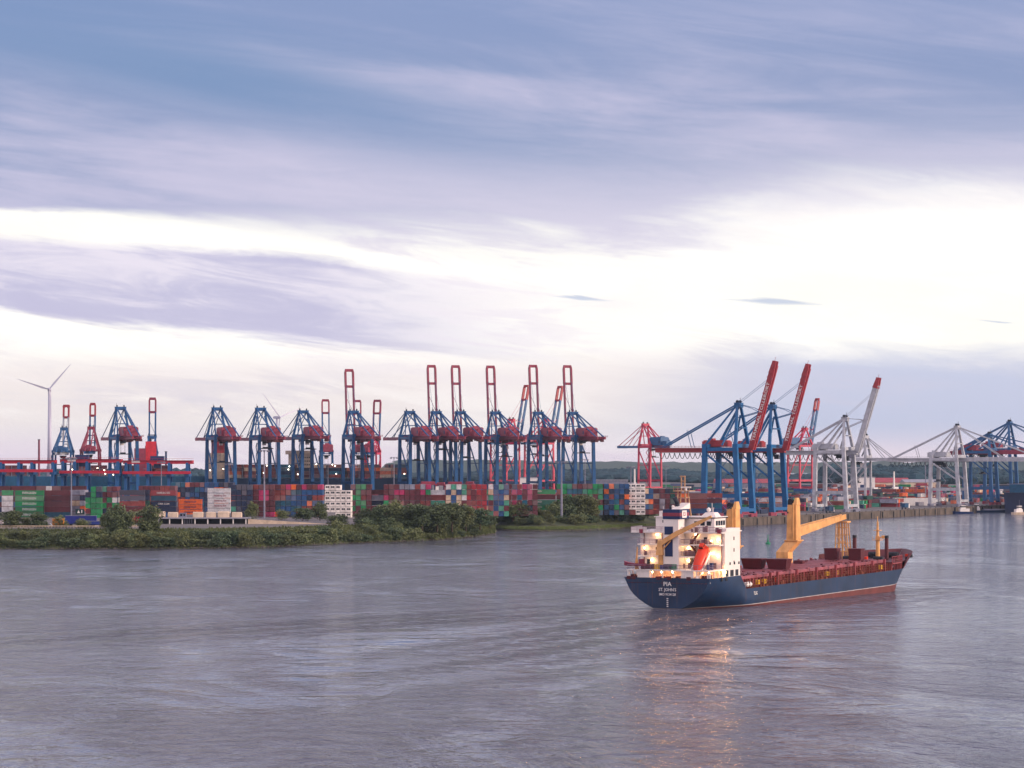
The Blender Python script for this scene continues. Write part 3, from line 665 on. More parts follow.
# ------------------------------------------------------------------ quay cranes
def sts(loc, rz, label, legm='crane_blue', boomm='boom_mauve', housem='crane_red', girdm='crane_red', g=18, sp=16, hg=45, ap=69, back=45, boom=60, ang=82, leg=2.6,
        tie=26, sill=3.2, lean=0.0, bw=3.1, house=(-38, -19), box=False, festoon=False, tipc=None, name='container_crane', group=None, words=None, hx=5.5, hh=6.6, elec=True, under=False):
    """+X points over the water, legs at x = 0 and x = -g, origin between the water-side legs on the quay"""
    r = empty(name, loc, rz, label, 'crane', group); L = M[legm]; y = sp / 2
    for x0 in (0, -g):
        for s in (-1, 1):
            mb = MB(); xb = x0 + (lean if x0 == 0 else -lean * .2)
            mb.bar((xb, s * y, 2.2), (x0, s * (y - .6), hg), leg, leg, leg * .85, leg * .85); mb.build('leg', L, r)
        mb = MB()
        for s in (-1, 1):
            for k in range(4): mb.box(x0 + lean * (x0 == 0) - .9, x0 + lean * (x0 == 0) + .9, s * y - 4.4 + k * 2.3, s * y - 2.4 + k * 2.3, .35, 1.9)
        mb.box(x0 + lean * (x0 == 0) - .7, x0 + lean * (x0 == 0) + .7, -y - 4.4, y + 4.4, 1.7, 2.3); mb.build('bogie', M['crane_red'] if legm != 'grey' else M['silver'], r)
    mb = MB(); w = leg * .9                                # sills, portal ties, top beams
    for x0 in (0, -g):
        xo = lean * (x0 == 0)
        mb.box(x0 + xo - w / 2, x0 + xo + w / 2, -y, y, sill, sill + 1.7)
        mb.box(x0 - w * .55, x0 + w * .55, -y - .4, y + .4, hg - .2, hg + 1.7)
    for s in (-1, 1):
        mb.bar((lean * .6, s * (y - .2), tie * .42), (-g, s * (y - .2), tie * .42), 1.3, 1.9)
        mb.bar((0, s * (y - .4), hg - 1.2), (-g, s * (y - .4), hg - 1.2), 1.2, 1.9)
        mb.bar((0, s * (y - .3), tie), (-g, s * (y - .3), tie), .6, .7) if not box else None
        mb.bar((0, s * (y - .3), hg * .56), (-g, s * (y - .3), hg - 3), .8, .9) if box else mb.bar((0, s * (y - .3), hg - 4), (-g, s * (y - .3), tie * .5), .8, .9)
    mb.build('portal_beam', L, r)
    # tower above the water-side legs and its back legs
    mb = MB(); apx = -2.0
    for s in (-1, 1):
        mb.bar((0, s * (y - .8), hg + 1), (apx, s * bw, ap), 1.7, 1.7, 1.2, 1.2)
        mb.bar((-g, s * (y - .8), hg + 1), (apx - .6, s * bw, ap - 1), 1.1, 1.2, .9, .9)
        mb.bar((-g * .45, s * (y - 1), hg + 1), (apx, s * bw, ap - 6), .8, .8)
    mb.box(apx - 1.4, apx + 1.4, -bw - 1.1, bw + 1.1, ap - 1.8, ap + .6)
    mb.bar((-.6, -y + 2.2, hg + (ap - hg) * .45), (-.6, y - 2.2, hg + (ap - hg) * .45), .7, .7)
    mb.box(apx - 1.4, apx + 1.4, -bw - 1.6, bw + 1.6, ap + .62, ap + .8)
    mb.build('a_frame', L, r)
    mb = MB()                                              # platforms and sheaves on the apex
    mb.cyl((apx, -bw, ap + 1.3), (apx, -bw + .8, ap + 1.3), .9, 10); mb.cyl((apx, bw - .8, ap + 1.3), (apx, bw, ap + 1.3), .9, 10)
    mb.bar((apx, bw, ap + .8), (apx, bw, ap + 3.6), .18); mb.build('sheave', M['dark'], r)
    # fixed girder with walkways
    mb = MB(); gz = hg - .2
    if box: mb.box(-back, hx, -1.5, 1.5, gz - 2.6, gz - .3)
    else:
        for s in (-1, 1): mb.bar((-back, s * bw, gz - 1), (hx, s * bw, gz - 1), 1.1, 2.1)
        for k in range(8): mb.bar((-back + 3 + k * (back + hx - 4) / 7, -bw, gz - 1.3), (-back + 3 + k * (back + hx - 4) / 7, bw, gz - 1.3), .7, .8)
    for s in (-1, 1):
        yy = s * ((2.4) if box else (bw + 1.5))
        mb.bar((-back, yy, gz - .2), (hx, yy, gz - .2), .9, .12)
        for zz in (.5, 1.0): mb.bar((-back, yy + s * .4, gz + zz - .2), (hx, yy + s * .4, gz + zz - .2), .09)
        for k in range(int((back + hx) / 4)): mb.bar((-back + k * 4, yy + s * .4, gz - .2), (-back + k * 4, yy + s * .4, gz + .8), .1)
    mb.build('girder', M[girdm], r)
    if festoon:
        mb = MB(); x0 = -back + 1
        while x0 < -2:
            for k in range(6):
                t0, t1 = k / 6, (k + 1) / 6; f = lambda t: gz - 2.9 - 12.5 * t * (1 - t)
                mb.bar((x0 + t0 * 3.0, 2.0, f(t0)), (x0 + t1 * 3.0, 2.0, f(t1)), .28)
            x0 += 3.0
        mb.bar((-back, 2.0, gz - 2.8), (hx, 2.0, gz - 2.8), .3, .2)
        mb.build('cable_loops', M['dark'], r)
    # machinery house, electrics house
    h0, h1 = house; mb = MB(); hw = min(y - .6, 5.6)
    mb.box(h0, h1, -hw, hw, gz + .5, gz + hh); mb.box(h0 + .6, h1 - .6, -hw + .6, hw - .6, gz + hh, gz + hh + .6)
    mb.box(h0 + 2, h0 + 5, -2, 2, gz + hh + .6, gz + hh + 1.6)
    ho = mb.build('machinery_house', M[housem], r)
    if hh > 5:
        for k in range(3): MB().box(h0 - .06, h0 - .01, -3.6 + k * 2.6, -2.2 + k * 2.6, gz + 2.6, gz + 4.6).build('louvre', M['navy'], ho)
        MB().box(h0 + .8, h0 + 3.4, hw + .01, hw + .06, gz + 2.2, gz + 4.8).build('louvre', M['navy'], ho)
    if elec: mb = MB(); mb.box(h0 - 7, h0 - 1.2, -hw * .55, hw * .75, gz + .5, gz + 4.6); mb.box(h0 - 6.6, h0 - 5.2, -1, 1, gz + 4.6, gz + 6.0); mb.build('electrics_house', M[housem], r)
    # trolley and cab
    if under:                                             # cable reels, drives and lamp rows slung below the girder
        mb = MB(); rq = random.Random(int(loc[0] * 10))
        for k in range(16):
            x0 = -back + 2 + (back + hx - 5) * k / 16; w = rq.uniform(.8, 3.4); d_ = rq.uniform(.7, 2.3); s_ = rq.choice((-1, 1)); mb.box(x0, x0 + w, s_ * bw - 1.2, s_ * bw + 1.2, gz - 2.1 - d_, gz - 2.06)
        mb.build('drive_gear', M['dark_red'], r, kind='stuff')
        mb = MB()
        for s_ in (-1, 1):
            for k in range(18): mb.bar((-back + 1 + k * (back + hx - 2) / 17, s_ * (bw + 1.9), gz - .2), (-back + 1 + k * (back + hx - 2) / 17, s_ * (bw + 1.9), gz + 1.1), .22)
        mb.build('walkway_rail', M['boom_mauve'], r, kind='stuff')
    tx = -g * random.uniform(.15, .9); mb = MB(); mb.box(tx - 3, tx + 3, -bw - .4, bw + .4, gz - 3.4, gz - 2.5)
    mb.box(tx - 2, tx + 2.2, -2, 2, gz - 4.8, gz - 3.4); mb.build('trolley', M['dark'], r)
    mb = MB(); mb.box(tx + 3.1, tx + 5.5, -1.3, 1.3, gz - 6.2, gz - 3.5, (tx + 2.8, tx + 5.2, -1.3, 1.3)); cb = mb.build('cab', M['dark' if box else 'ship_white'], r)
    mb = MB(); mb.box(tx + 5.45, tx + 5.55, -1.1, 1.1, gz - 5.9, gz - 4.3); mb.build('window', M['glass'], cb)
    mb = MB()
    dz_ = random.uniform(8, 19)
    for sx_, sy_ in ((-1, -1), (1, -1), (1, 1), (-1, 1)): mb.bar((tx + sx_ * 1.5, sy_ * 1.6, gz - 4.6), (tx + sx_ * 1.2, sy_ * 1.5, gz - dz_), .12)
    mb.box(tx - 1.2, tx + 1.2, -6, 6, gz - dz_ - .8, gz - dz_ - .1); mb.box(tx - 1.1, tx + 1.1, -2, 2, gz - dz_ - .1, gz - dz_ + .8)
    mb.build('spreader', M['dark'], r)
    # boom, hinged at the water-side face
    A = R(ang); ex = Vector((math.cos(A), 0, math.sin(A))); ez = Vector((-math.sin(A), 0, math.cos(A))); h = Vector((hx, 0, gz - 1))
    def B(t, yy, n=0.0): return h + ex * t + ez * n + Vector((0, yy, 0))
    mb = MB()
    if box:
        mb.cur = 0; mb.bar(B(0, -1.4), B(boom * .9, -1.4), 1.3, 2.9); mb.bar(B(0, 1.4), B(boom * .9, 1.4), 1.3, 2.9)
        mb.bar(B(0, 0, -.4), B(boom * .9, 0, -.4), 2.0, 1.2)
        for k in range(14): mb.bar(B(2 + k * 3.4, 2.5, -1.2), B(2 + k * 3.4, 2.5, .2), .12)
        mb.bar(B(0, 2.5, -1.2), B(boom * .95, 2.5, -1.2), .9, .14); mb.bar(B(0, 2.9, -.2), B(boom * .95, 2.9, -.2), .1)
        for k in range(5): mb.bar(B(4 + k * 9, -2.2, 1.5), B(4 + k * 9, 2.2, 1.5), .5, .5)
        bo = mb.build('boom', M[boomm], r); mb = MB()
        for s in (-1, 1): mb.bar(B(boom * .86, s * 1.5, .01), B(boom, s * 1.6, .01), 1.5, 3.1, 1.0, 2.0)
        mb.bar(B(boom * .93, -2.9, 0), B(boom * .93, 2.9, 0), .3, .5); mb.bar(B(boom, -1.6, 0), B(boom + 2.2, -1.6, 0), .15); mb.build('boom_tip', M[tipc or boomm], bo)
        for k in range(6): MB().bar(B(boom * (.2 + k * .12), -2.16, -1.44), B(boom * (.2 + k * .12) + .5, -2.16, -1.44), .2, .3).build('boom_lamp', M['silver'], bo)
    else:
        for s in (-1, 1): mb.bar(B(0, s * bw), B(boom * .75, s * bw), 1.2, 2.2)
        for t in (.05, .2, .35): mb.bar(B(boom * t, -bw), B(boom * t, bw), .8, .8)
        for a, b in ((.05, .2), (.35, .2), (.35, .6)): mb.bar(B(boom * a, -bw), B(boom * b, bw), .3)
        bo = mb.build('boom', M[boomm], r)
        mb = MB()
        for s in (-1, 1): mb.bar(B(boom * .75, s * bw), B(boom * .955, s * bw), 1.35, 2.5); mb.bar(B(boom * .955, s * bw), B(boom * 1.0, s * (bw - .7)), 1.3, 2.4)
        mb.bar(B(boom * .75, -bw), B(boom * .75, bw), 1.6, 2.0); mb.bar(B(boom * .985, -bw), B(boom * .985, bw), 1.9, 2.2)
        mb.build('boom_tip', M[tipc or housem], bo)
    if words:                                             # lettering on the boom flank
        wt, t0, size = words
        rot = Matrix((ex, ez, Vector((0, -1, 0)))).transposed().to_euler()
        text(wt, size, M['white'], bo, B(t0, -2.12, -.05), rot, sx=1.35)
    # stays
    mb = MB(); top = Vector((apx, 0, ap)); low = ang < 20
    for s in (-1, 1):
        mb.bar(top + Vector((0, s * bw, 0)), (-back + 4, s * bw, gz), .8 if not box else .7)
        mb.bar((-back * .62, s * bw, hg + (ap - hg) * .40), (-back * .62 + 2.5, s * bw, gz), .3) if box else None
        if low:
            mb.bar(top + Vector((0, s * bw, 0)), B(boom * .46, s * bw, 1), .45); mb.bar(top + Vector((0, s * bw, 0)), B(boom * .93, s * bw, 1), .5)
        else:
            k1 = B(boom * .42, s * bw, .9); mid = (top + k1) / 2 + Vector((2, s * bw, -3 if not box else 0))
            mb.bar(top + Vector((0, s * bw, 0)), mid, .3); mb.bar(mid, k1, .3)
            k2 = B(boom * .78, s * bw * .8, 1.2)
            mb.bar(top + Vector((0, s * bw * .8, .6)), k2, .16)
            mb.bar(top + Vector((0, s * bw, -(ap - hg) * .32)), B(boom * .42, s * bw, 1.2), .4) if box else None
    mb.build('stay', L, r)
    # stairs up a land-side leg
    mb = MB(); zz = 3.0; k = 0
    while zz < hg - 5:
        x0, x1 = (-g + 1.6, -g + 4.6) if k % 2 else (-g + 4.6, -g + 1.6)
        mb.bar((x0, y + .9, zz), (x1, y + .9, zz + 3.4), .7, .14); mb.bar((x0, y + 1.3, zz + 1), (x1, y + 1.3, zz + 4.4), .08); zz += 3.5; k += 1
    mb.build('stairs', M['silver'] if legm == 'grey' else L, r)
    return r
GA = 'blue and red container cranes with their booms over the far basin'
RB = R(90 + 18)                                           # booms point away and a little to the left
def near_row(px):                                         # the quay line behind the yard
    k = (px - 512) / F; Y = (back_y + .325 * 227) / (1 - .325 * k); return at(px, Y, YZ)
A_ = [(120, 0, 'blue crane with boom lowered, furthest left of the blue and red cranes'), (216.6, 0, 'blue and red crane with lowered boom, right of the ship with the red funnel'),
      (260, 0, 'blue and red crane with lowered boom, in front of the right wind turbine'), (302.5, 0, 'blue and red crane with lowered boom, left of the first raised boom'),
      (352.7, 84, 'blue and red crane with raised boom standing alone in the left half'), (409, 0, 'blue and red crane with lowered boom, left of the five tall raised booms'),
      (435.5, 84, 'blue and red crane with raised boom, first of the close group of five'), (459.7, 84, 'blue and red crane with raised boom, second of the close group of five'),
      (494.8, 84, 'blue and red crane with raised boom, third of the close group of five'), (537.5, 84, 'blue and red crane with raised boom, fourth of the close group of five'),
      (572, 84, 'blue and red crane with raised boom, right end of the close group of five')]
for px, a, lab in A_:
    p = near_row(px)
    sts(p, RB, lab, ang=a, ap=68.3 if px < 280 else 66.4, hg=46.2 if px < 280 else 46.8, under=True, boom=60 if a == 0 else (54.5 if px == 352.7 else 58.5 if px < 500 else 59.5), back=70, g=30, group=GA, tipc='crane_red', boomm='boom_mauve', house=(-43 - random.random() * 3, -24 - random.random() * 3), hh=6.8)
# older cranes on the far side of the basin, their booms up, red-and-white tips
GO = 'older cranes across the basin'
def old(px, D, rz, lab, legm, boomm, tipc, ang, hg, ap, boom, **k):
    return sts(at(px, D, 5), R(rz), lab, legm=legm, boomm=boomm, tipc=tipc, housem=k.pop('housem', 'crane_red'), girdm=k.pop('girdm', boomm), ang=ang, hg=hg, ap=ap, boom=boom, back=k.pop('back', 34), group=GO, house=k.pop('house', (-26, -14)), leg=1.6, **k)
old(64.5, 2420, 90, 'old dark grey crane with pale raised boom, right of the wind turbine', 'old_blue', 'grey', 'boom_red', 84, 37, 57, 41, g=15, sp=16, bw=2.1, housem='old_blue', hh=4, elec=False)
old(91.5, 2440, 92, 'old red crane with narrow raised boom, second from left', 'crane_red', 'crane_blue', 'boom_red', 84, 38, 58, 42, g=15, sp=16, bw=2.1, hh=4, elec=False)
old(152, 2420, 94, 'blue crane with white and red raised boom above the bright red funnel', 'crane_blue', 'crane_blue', 'crane_red', 86, 36, 50, 48, g=15, sp=10, bw=2.6)
old(326, 2650, 96, 'distant crane with red-tipped boom between two lowered blue cranes', 'crane_blue', 'crane_blue', 'crane_red', 82, 38, 52, 50, g=15, sp=12)
old(358, 2680, 96, 'distant crane half hidden behind the lone raised boom', 'pink_red', 'crane_blue', 'crane_red', 82, 38, 50, 50, g=15, sp=13)
old(374, 2670, 78, 'distant red-legged crane with red-tipped boom right of the lone raised boom', 'pink_red', 'crane_blue', 'crane_red', 82, 38, 50, 50, g=15, sp=13)
old(513, 2800, 40, 'carmine crane with blue raised boom leaning right, behind the fourth tall boom', 'pink_red', 'old_blue', 'boom_red', 78, 48, 70, 58, g=20, sp=20, back=30)
old(547, 2800, 40, 'carmine crane with blue raised boom leaning right, behind the last tall boom', 'pink_red', 'old_blue', 'boom_red', 78, 48, 70, 57, g=20, sp=20, back=30)
old(644, 2850, 130, 'carmine crane with lowered blue boom standing alone in the middle', 'pink_red', 'old_blue', 'old_blue', 0, 45, 66, 30, housem='old_blue', g=17, sp=15, back=34, house=(-30, -14), hh=8)
old(806, 2850, 40, 'carmine crane with raised blue boom between tall blue and grey cranes', 'pink_red', 'old_blue', 'boom_red', 77, 46, 62, 48, housem='old_blue', g=17, sp=17, back=26, bw=2.2)
# right terminal: booms across the picture, to the right
RT = math.atan2(-.423, .906)
def on_quay(px):                                          # near water-side leg seen at this bearing
    k = (px - 512) / F; s = (Q0.x - k * Q0.y) / (k * QD.y - QD.x); return s
GB = 'tall cranes on the right quay'
def big(px, lab, **k):
    s = on_quay(px); sp = k.get('sp', 22)
    kw = dict(g=17.5, sp=22, box=True, festoon=True, leg=2.9, lean=2.0, bw=2.4, house=(-21, -8), tie=28, group=GB, hh=3.4, elec=False)
    kw.update(k); return sts(q(s + sp / 2, -2.0), RT, lab, **kw)
big(738.5, 'tall bright blue crane with raised red boom, nearest and leftmost of the two', legm='blue_light', boomm='boom_red', housem='boom_red', girdm='boom_red', hg=38.0, ap=61.2, back=50, boom=49.3, ang=74, words=('TERMINAL TOLLERORT', 21, 2.3))
big(772.5, 'tall bright blue crane with raised red boom, second along the quay', legm='blue_light', boomm='boom_red', housem='boom_red', girdm='boom_red', hg=38.0, ap=61.2, back=42, boom=49.3, ang=74, words=('TERMINAL TOLLERORT', 21, 2.3))
big(846.5, 'grey quay crane with raised boom right of the carmine crane', legm='grey', boomm='grey', housem='grey', girdm='grey', hg=37.2, ap=56, back=42, boom=46, ang=73, tipc='boom_red', leg=2.4, sp=19)
big(959, 'grey quay crane with lowered boom near the right edge', legm='grey', boomm='grey', housem='grey', girdm='grey', hg=33, ap=53.6, back=50, boom=52, ang=0, leg=2.4, sp=19)
big(992, 'short blue quay crane with red machinery house near the right edge', legm='old_blue', boomm='crane_red', housem='crane_red', girdm='crane_red', hg=38, ap=49, back=30, boom=45, ang=0, leg=2.3, sp=16, house=(-20, -10))
big(1012, 'blue quay crane with lowered red boom cut by the right edge', legm='old_blue', boomm='crane_red', housem='crane_red', girdm='crane_red', hg=40, ap=58, back=42, boom=50, ang=0, leg=2.3, sp=16)
sts(at(868, 2050, 4), RT, 'smaller pale crane standing behind the grey raised-boom crane', legm='grey', boomm='grey', housem='silver', girdm='grey', g=14, sp=13, hg=33, ap=48, back=16, boom=14, ang=0, leg=1.5, house=(-14, -8), group=GB)
# ------------------------------------------------------------------ the cargo ship
PITCH = .0153
ship = empty('cargo_ship', SO, 0, 'blue-hulled cargo ship with white bridge and cream deck cranes sailing upriver', 'ship', rot=(0, -PITCH, R(90) - SA))
fx, fy = math.sin(SA), math.cos(SA)
def sv(u, v, z): return Vector((u, -v, z))               # ahead, starboard, up
def sa(px, py, u):                                        # point of the ship at station u seen at this bearing
    k = (px - 512) / F
    v = (k * (SO.y + u * fy) - SO.x - u * fx) / (fy + k * fx)
    Y = SO.y + u * fy - v * fx
    return sv(u, v, H - (py - HY) * Y / F - PITCH * u)
def ip(tab, t):
    for (a, va), (b, vb) in zip(tab, tab[1:]):
        if t <= b: return va + (vb - va) * max(0, (t - a)) / (b - a)
    return tab[-1][1]
def hb(u, z):                                             # half breadth of the hull
    tr = ip([(-5, .3), (-2, 1.2), (0, 3.4), (1.6, 6.6), (3, 8.4), (4.4, 9.7), (7.2, 11.1)], z)
    full = ip([(-5, 9.6), (-3, 11), (0, 11.1), (8, 11.1)], z)
    t = min(1, u / ip([(-5, 40), (0, 22), (4, 13), (7.2, 8)], z)); t = t * t * (3 - 2 * t) * .5 + t * .5
    return tr + (full - tr) * t
def hull_pt(s, z):                                        # s runs 0..1.  bow sections bend to the raked stem
    u0 = 108
    if s <= u0: return s, hb(s, z)
    stem = ip([(-5, 129), (-2, 132), (0, 133.4), (4, 138.6), (8, 144.8)], z); t = (s - u0) / (149 - u0)
    p = ip([(-5, 1.5), (0, 1.8), (4, 2.3), (8, 3.0)], z)
    return u0 + (stem - u0) * t, max(.04, hb(u0, z) * (1 - t ** p))
ST = [0, 3, 6, 9, 12, 16.4, 18, 19.6, 24, 32, 44, 56, 68, 80, 92, 102, 108] + [108 + 41 * k / 14 for k in range(1, 15)]
def shell(zs_of, name, m, closed=True, smooth=True, inset=0.0):
    mb = MB(); rows = []
    for s in ST_USE:
        zs = zs_of(s); r = []
        for z in zs: u, b = hull_pt(s, z); r.append(sv(u, b - inset, z))
        rows.append(r + [Vector((p.x, -p.y, p.z)) for p in reversed(r)])
    n = len(rows[0]); h = n // 2; vs = [p for r in rows for p in r]; fs = []
    for i in range(len(rows) - 1):
        for k in list(range(h - 1)) + list(range(h, n - 1)): fs.append((i * n + k, (i + 1) * n + k, (i + 1) * n + k + 1, i * n + k + 1))
    if closed: fs.append(tuple(range(n)))
    mb.add(vs, fs); return mb.build(name, m, ship, smooth=smooth)
ST_USE = ST
def ztop(s): return 7.2 if s <= 16.5 else (3.9 if s >= 19.5 else 7.2 - (s - 16.5) * 1.1)
hull = shell(lambda s: [.16 + (ztop(s) - .16) * k / 7 for k in range(8)], 'hull', M['hull_blue'])
e_ = hull.modifiers.new('edge', 'EDGE_SPLIT'); e_.split_angle = R(38)
o = shell(lambda s: [-5, -4, -2.6, -1.2, 0.0], 'underwater_hull', M['boot'])
o = shell(lambda s: [0.0, .16], 'waterline_stripe', M['stripe'])
mb = MB()
for side in (-1, 1):
    rows = []
    for s in [x for x in ST if x >= (111 if side < 0 else 125)]:
        tz = 7.6 + (s - 111) * .012
        rows.append([sv(hull_pt(s, z)[0], side * hull_pt(s, z)[1], z) for z in (3.9, 5.2, 6.4, tz)])
    fs = [(i * 4 + k, i * 4 + k + 1, (i + 1) * 4 + k + 1, (i + 1) * 4 + k)[::side] for i in range(len(rows) - 1) for k in range(3)]; mb.add([p for r in rows for p in r], fs)
o = mb.build('bow_bulwark', M['dark_red'], ship)
mb = MB()
for k in range(9):
    u, b = hull_pt(111.5 + k * 1.9, 3.9); mb.box(u, u + .18, -b + .2, -b + .38, 3.9, 7.4)
for k in range(8):
    (ua, ba), (ub, bb) = hull_pt(111.5 + k * 1.9, 3.9), hull_pt(113.4 + k * 1.9, 3.9)
    for zz, w in ((7.4, .14), (6.5, .08), (5.6, .3)): mb.bar(sv(ua, ba - .29, zz), sv(ub, bb - .29, zz), w)
mb.build('side_rail', M['deck_red'], ship)
so_ = o.modifiers.new('thick', 'SOLIDIFY'); so_.thickness = .15; so_.offset = -1
def plan(name, z, m, s0, s1, inset=.25, parent=None, th=.2, zr=None):
    pts = []
    for s in [x for x in ST if s0 <= x <= s1]: u, b = hull_pt(s, zr or z); pts.append((u, max(.05, b - inset)))
    top = [sv(u, b, z) for u, b in pts] + [sv(u, -b, z) for u, b in reversed(pts)]; n = len(top)
    return MB().add(top + [p - Vector((0, 0, th)) for p in top], [tuple(range(n)), tuple(range(2 * n - 1, n - 1, -1))] + [(i, n + i, n + (i + 1) % n, (i + 1) % n) for i in range(n)]).build(name, m, parent or ship)
plan('main_deck', 2.7, M['deck_red'], 16.4, 112); plan('mooring_deck', 6.1, M['deck_red'], 0, 16.4); plan('forecastle_deck', 6.0, M['dark_red'], 110.9, 149, .3)
mb = MB(); mb.box(110.9, 111.2, -10.4, 10.4, 2.7, 5.99); mb.box(20.0, 110.8, -8.2, 8.2, 2.7, 5.9)      # bulkhead and hatch coaming
for k in range(46): 
    for s in (-1, 1): mb.box(20.5 + k * 1.98, 20.7 + k * 1.98, *sorted((s * 8.2, s * 8.75)), 2.7, 5.8)
mb.build('hatch_coaming', M['deck_red'], ship)
mb = MB(); 
for k in range(9):
    u0 = 20.2 + k * 10.1; mb.box(u0, u0 + 9.98, -8.7, 8.7, 5.93, 6.62)
    for j in range(3): mb.box(u0 + 1.5 + j * 3.2, u0 + 1.9 + j * 3.2, -8.3, 8.3, 6.62, 6.70)
    for s in (-1, 1): mb.box(u0 + .4, u0 + 1.6, *sorted((s * 8.0, s * 8.6)), 6.62, 6.9)
mb.build('hatch_cover', M['hatch_red'], ship)
rnd = random.Random(31); mb = MB()
for k in range(70):
    u = rnd.uniform(21, 109); y = rnd.choice((-8.4, -8.2, -5, 0, 5, 8.2)) + rnd.uniform(-.4, .4); h_ = rnd.uniform(.05, .24); mb.box(u, u + rnd.uniform(.3, 1.4), y - .15, y + rnd.uniform(.05, .4), 6.63, 6.72 + h_)
mb.build('hatch_fittings', M['dark_red'], ship, kind='stuff')
# flared bins, side stanchions and rails
for u, w, h, fl in ((54, 2.35, 2.3, .45), (103, 1.7, 2.8, .1)):
    for s in (-1, 1):
        y = -s * 3.4; mb = MB(); mb.box(u, u + 2.4, y - w, y + w, 6.75, 6.75 + h, (u - fl, u + 2.4 + fl, y - w - fl, y + w + fl))
        mb.box(u - fl - .08, u + 2.48 + fl, y - w - fl - .08, y + w + fl + .08, 6.76 + h, 6.95 + h)
        mb.box(u + .5, u + .9, y - w * .5, y + w * .5, 6.62, 6.74); mb.build('deck_store', M['dark_red'], ship)
for u, w in ((82, 2.5), (66, 1.2)): MB().box(u, u + 1.6, 2.2 * 1, 2.2 + w, 6.72, 7.5).build('deck_locker', M['dark_red'], ship)
rnd = random.Random(5)
for s in (-1, 1):
    mb = MB(); u = 20.5
    while u < 110:
        b = hull_pt(u, 3.9)[1] - .35; hgt = 2.3 if rnd.random() < .72 else 2.9; mb.box(u, u + .16, -s * b - .08, -s * b + .08, 2.7, 3.9 + hgt * .8); u += 1.55
    for zz in (4.5, 5.1, 5.7): mb.bar(sv(20.5, s * 10.7, zz), sv(108, s * 10.7, zz), .07)
    mb.build('side_rail', M['rust'], ship)
    mb = MB()
    for u in (34.5, 38.6, 50, 62, 74, 86, 98, 106): mb.box(u, u + .5, -s * 10.4 - .3, -s * 10.4 + .3, 2.7, 7.0)
    mb.build('davit_post', M['deck_red'], ship)
    mb = MB()
    for i in range(70):
        u = rnd.uniform(22, 109); l = rnd.uniform(.3, 1.4); z0 = rnd.choice((2.72, 2.72, 3.6)); mb.box(u, u + l, -s * 9.9 - .25, -s * 9.9 + .25, z0, z0 + rnd.uniform(.5, 1.4))
    for i in range(16):
        u = 24 + i * 5.3; mb.bar(sv(u, s * 8.9, 5.8), sv(u + 2.4, s * 10.3, 2.9), .14)
    mb.build('deck_gear', M['rust'], ship, kind='stuff')
for u, m in ((27.5, 'yellow'), (31.5, 'yellow'), (69, 'yellow'), (75, 'yellow'), (39, 'orange'), (104, 'yellow')):
    o = MB().box(u, u + 1.25, -10.35, -9.65, 4.4, 5.5).build('deck_box', M[m], ship)
mb = MB(); mb.cyl(sv(20.4, 10.2, 4.75), sv(23.6, 10.2, 4.75), .6, 12); mb.build('life_raft', M['white'], ship)
for s in (-1, 1):
    mb = MB(); mb.cyl(sv(122, s * 4.6, 5.98), sv(122, s * 4.6, 11.9), .52, 12); mb.build('vent_post', M['dark_red'], ship)
    mb = MB(); mb.cyl(sv(122, s * 4.6, 11.8), sv(122, s * 4.6, 12.5), .58, 12); mb.build('vent_cap', M['dark'], ship)
mb = MB(); mb.cyl(sv(127, 0, 5.98), sv(127, 0, 12.2), .62, 10, .5); mb.cyl(sv(127, 0, 12.1), sv(127, 0, 16.0), .4, 8, .26); mb.cyl(sv(127, 0, 16), sv(127, 0, 17.4), .1, 6)
mb.box(125.9, 128.1, -1.1, 1.1, 11.0, 11.15); mb.box(126.2, 127.8, -.9, .9, 13.6, 13.75); mb.bar(sv(127, 0, 11.6), sv(127, 1.7, 11.9), .3); mb.box(126.5, 127.5, -2.1, -1.3, 11.5, 12.3)
for a, b in ((-1, 1), (1, 1), (1, -1), (-1, -1)): mb.bar((127 + a * 1.05, b * 1.05, 11.1), (127 + a * 1.05, b * 1.05, 12), .08)
mb.build('foremast', M['cream'], ship)
mb = MB()                                                 # windlasses and bollards
for s in (-1, 1):
    mb.cyl(sv(131, s * 1.4, 6.9), sv(131, s * 4.2, 6.9), .8, 12); mb.box(130, 132, -s * 3 - .4, -s * 3 + .4, 6.0, 7.4); mb.cyl(sv(117, s * 3, 6.6), sv(117, s * 5.5, 6.6), .6, 10)
    for u in (116, 126, 136, 141): b = hull_pt(u, 6)[1] - 1.3; mb.cyl(sv(u, s * b, 6.0), sv(u, s * b, 6.8), .28, 8); mb.cyl(sv(u + 1, s * b, 6.0), sv(u + 1, s * b, 6.8), .28, 8)
mb.box(118.5, 121, 2, 4.5, 6.01, 7.3); mb.build('windlass', M['dark'], ship, kind='stuff')
mb = MB(); mb.box(113, 113.9, -2.6, -1.6, 6.01, 7.2); mb.build('deck_box', M['orange'], ship)
MB().box(133, 134.2, -6.2, -5.4, 6.01, 7.1).build('deck_box', M['orange'], ship); MB().box(118, 119.2, 5.4, 6.4, 6.01, 7.0).build('deck_box', M['navy'], ship)
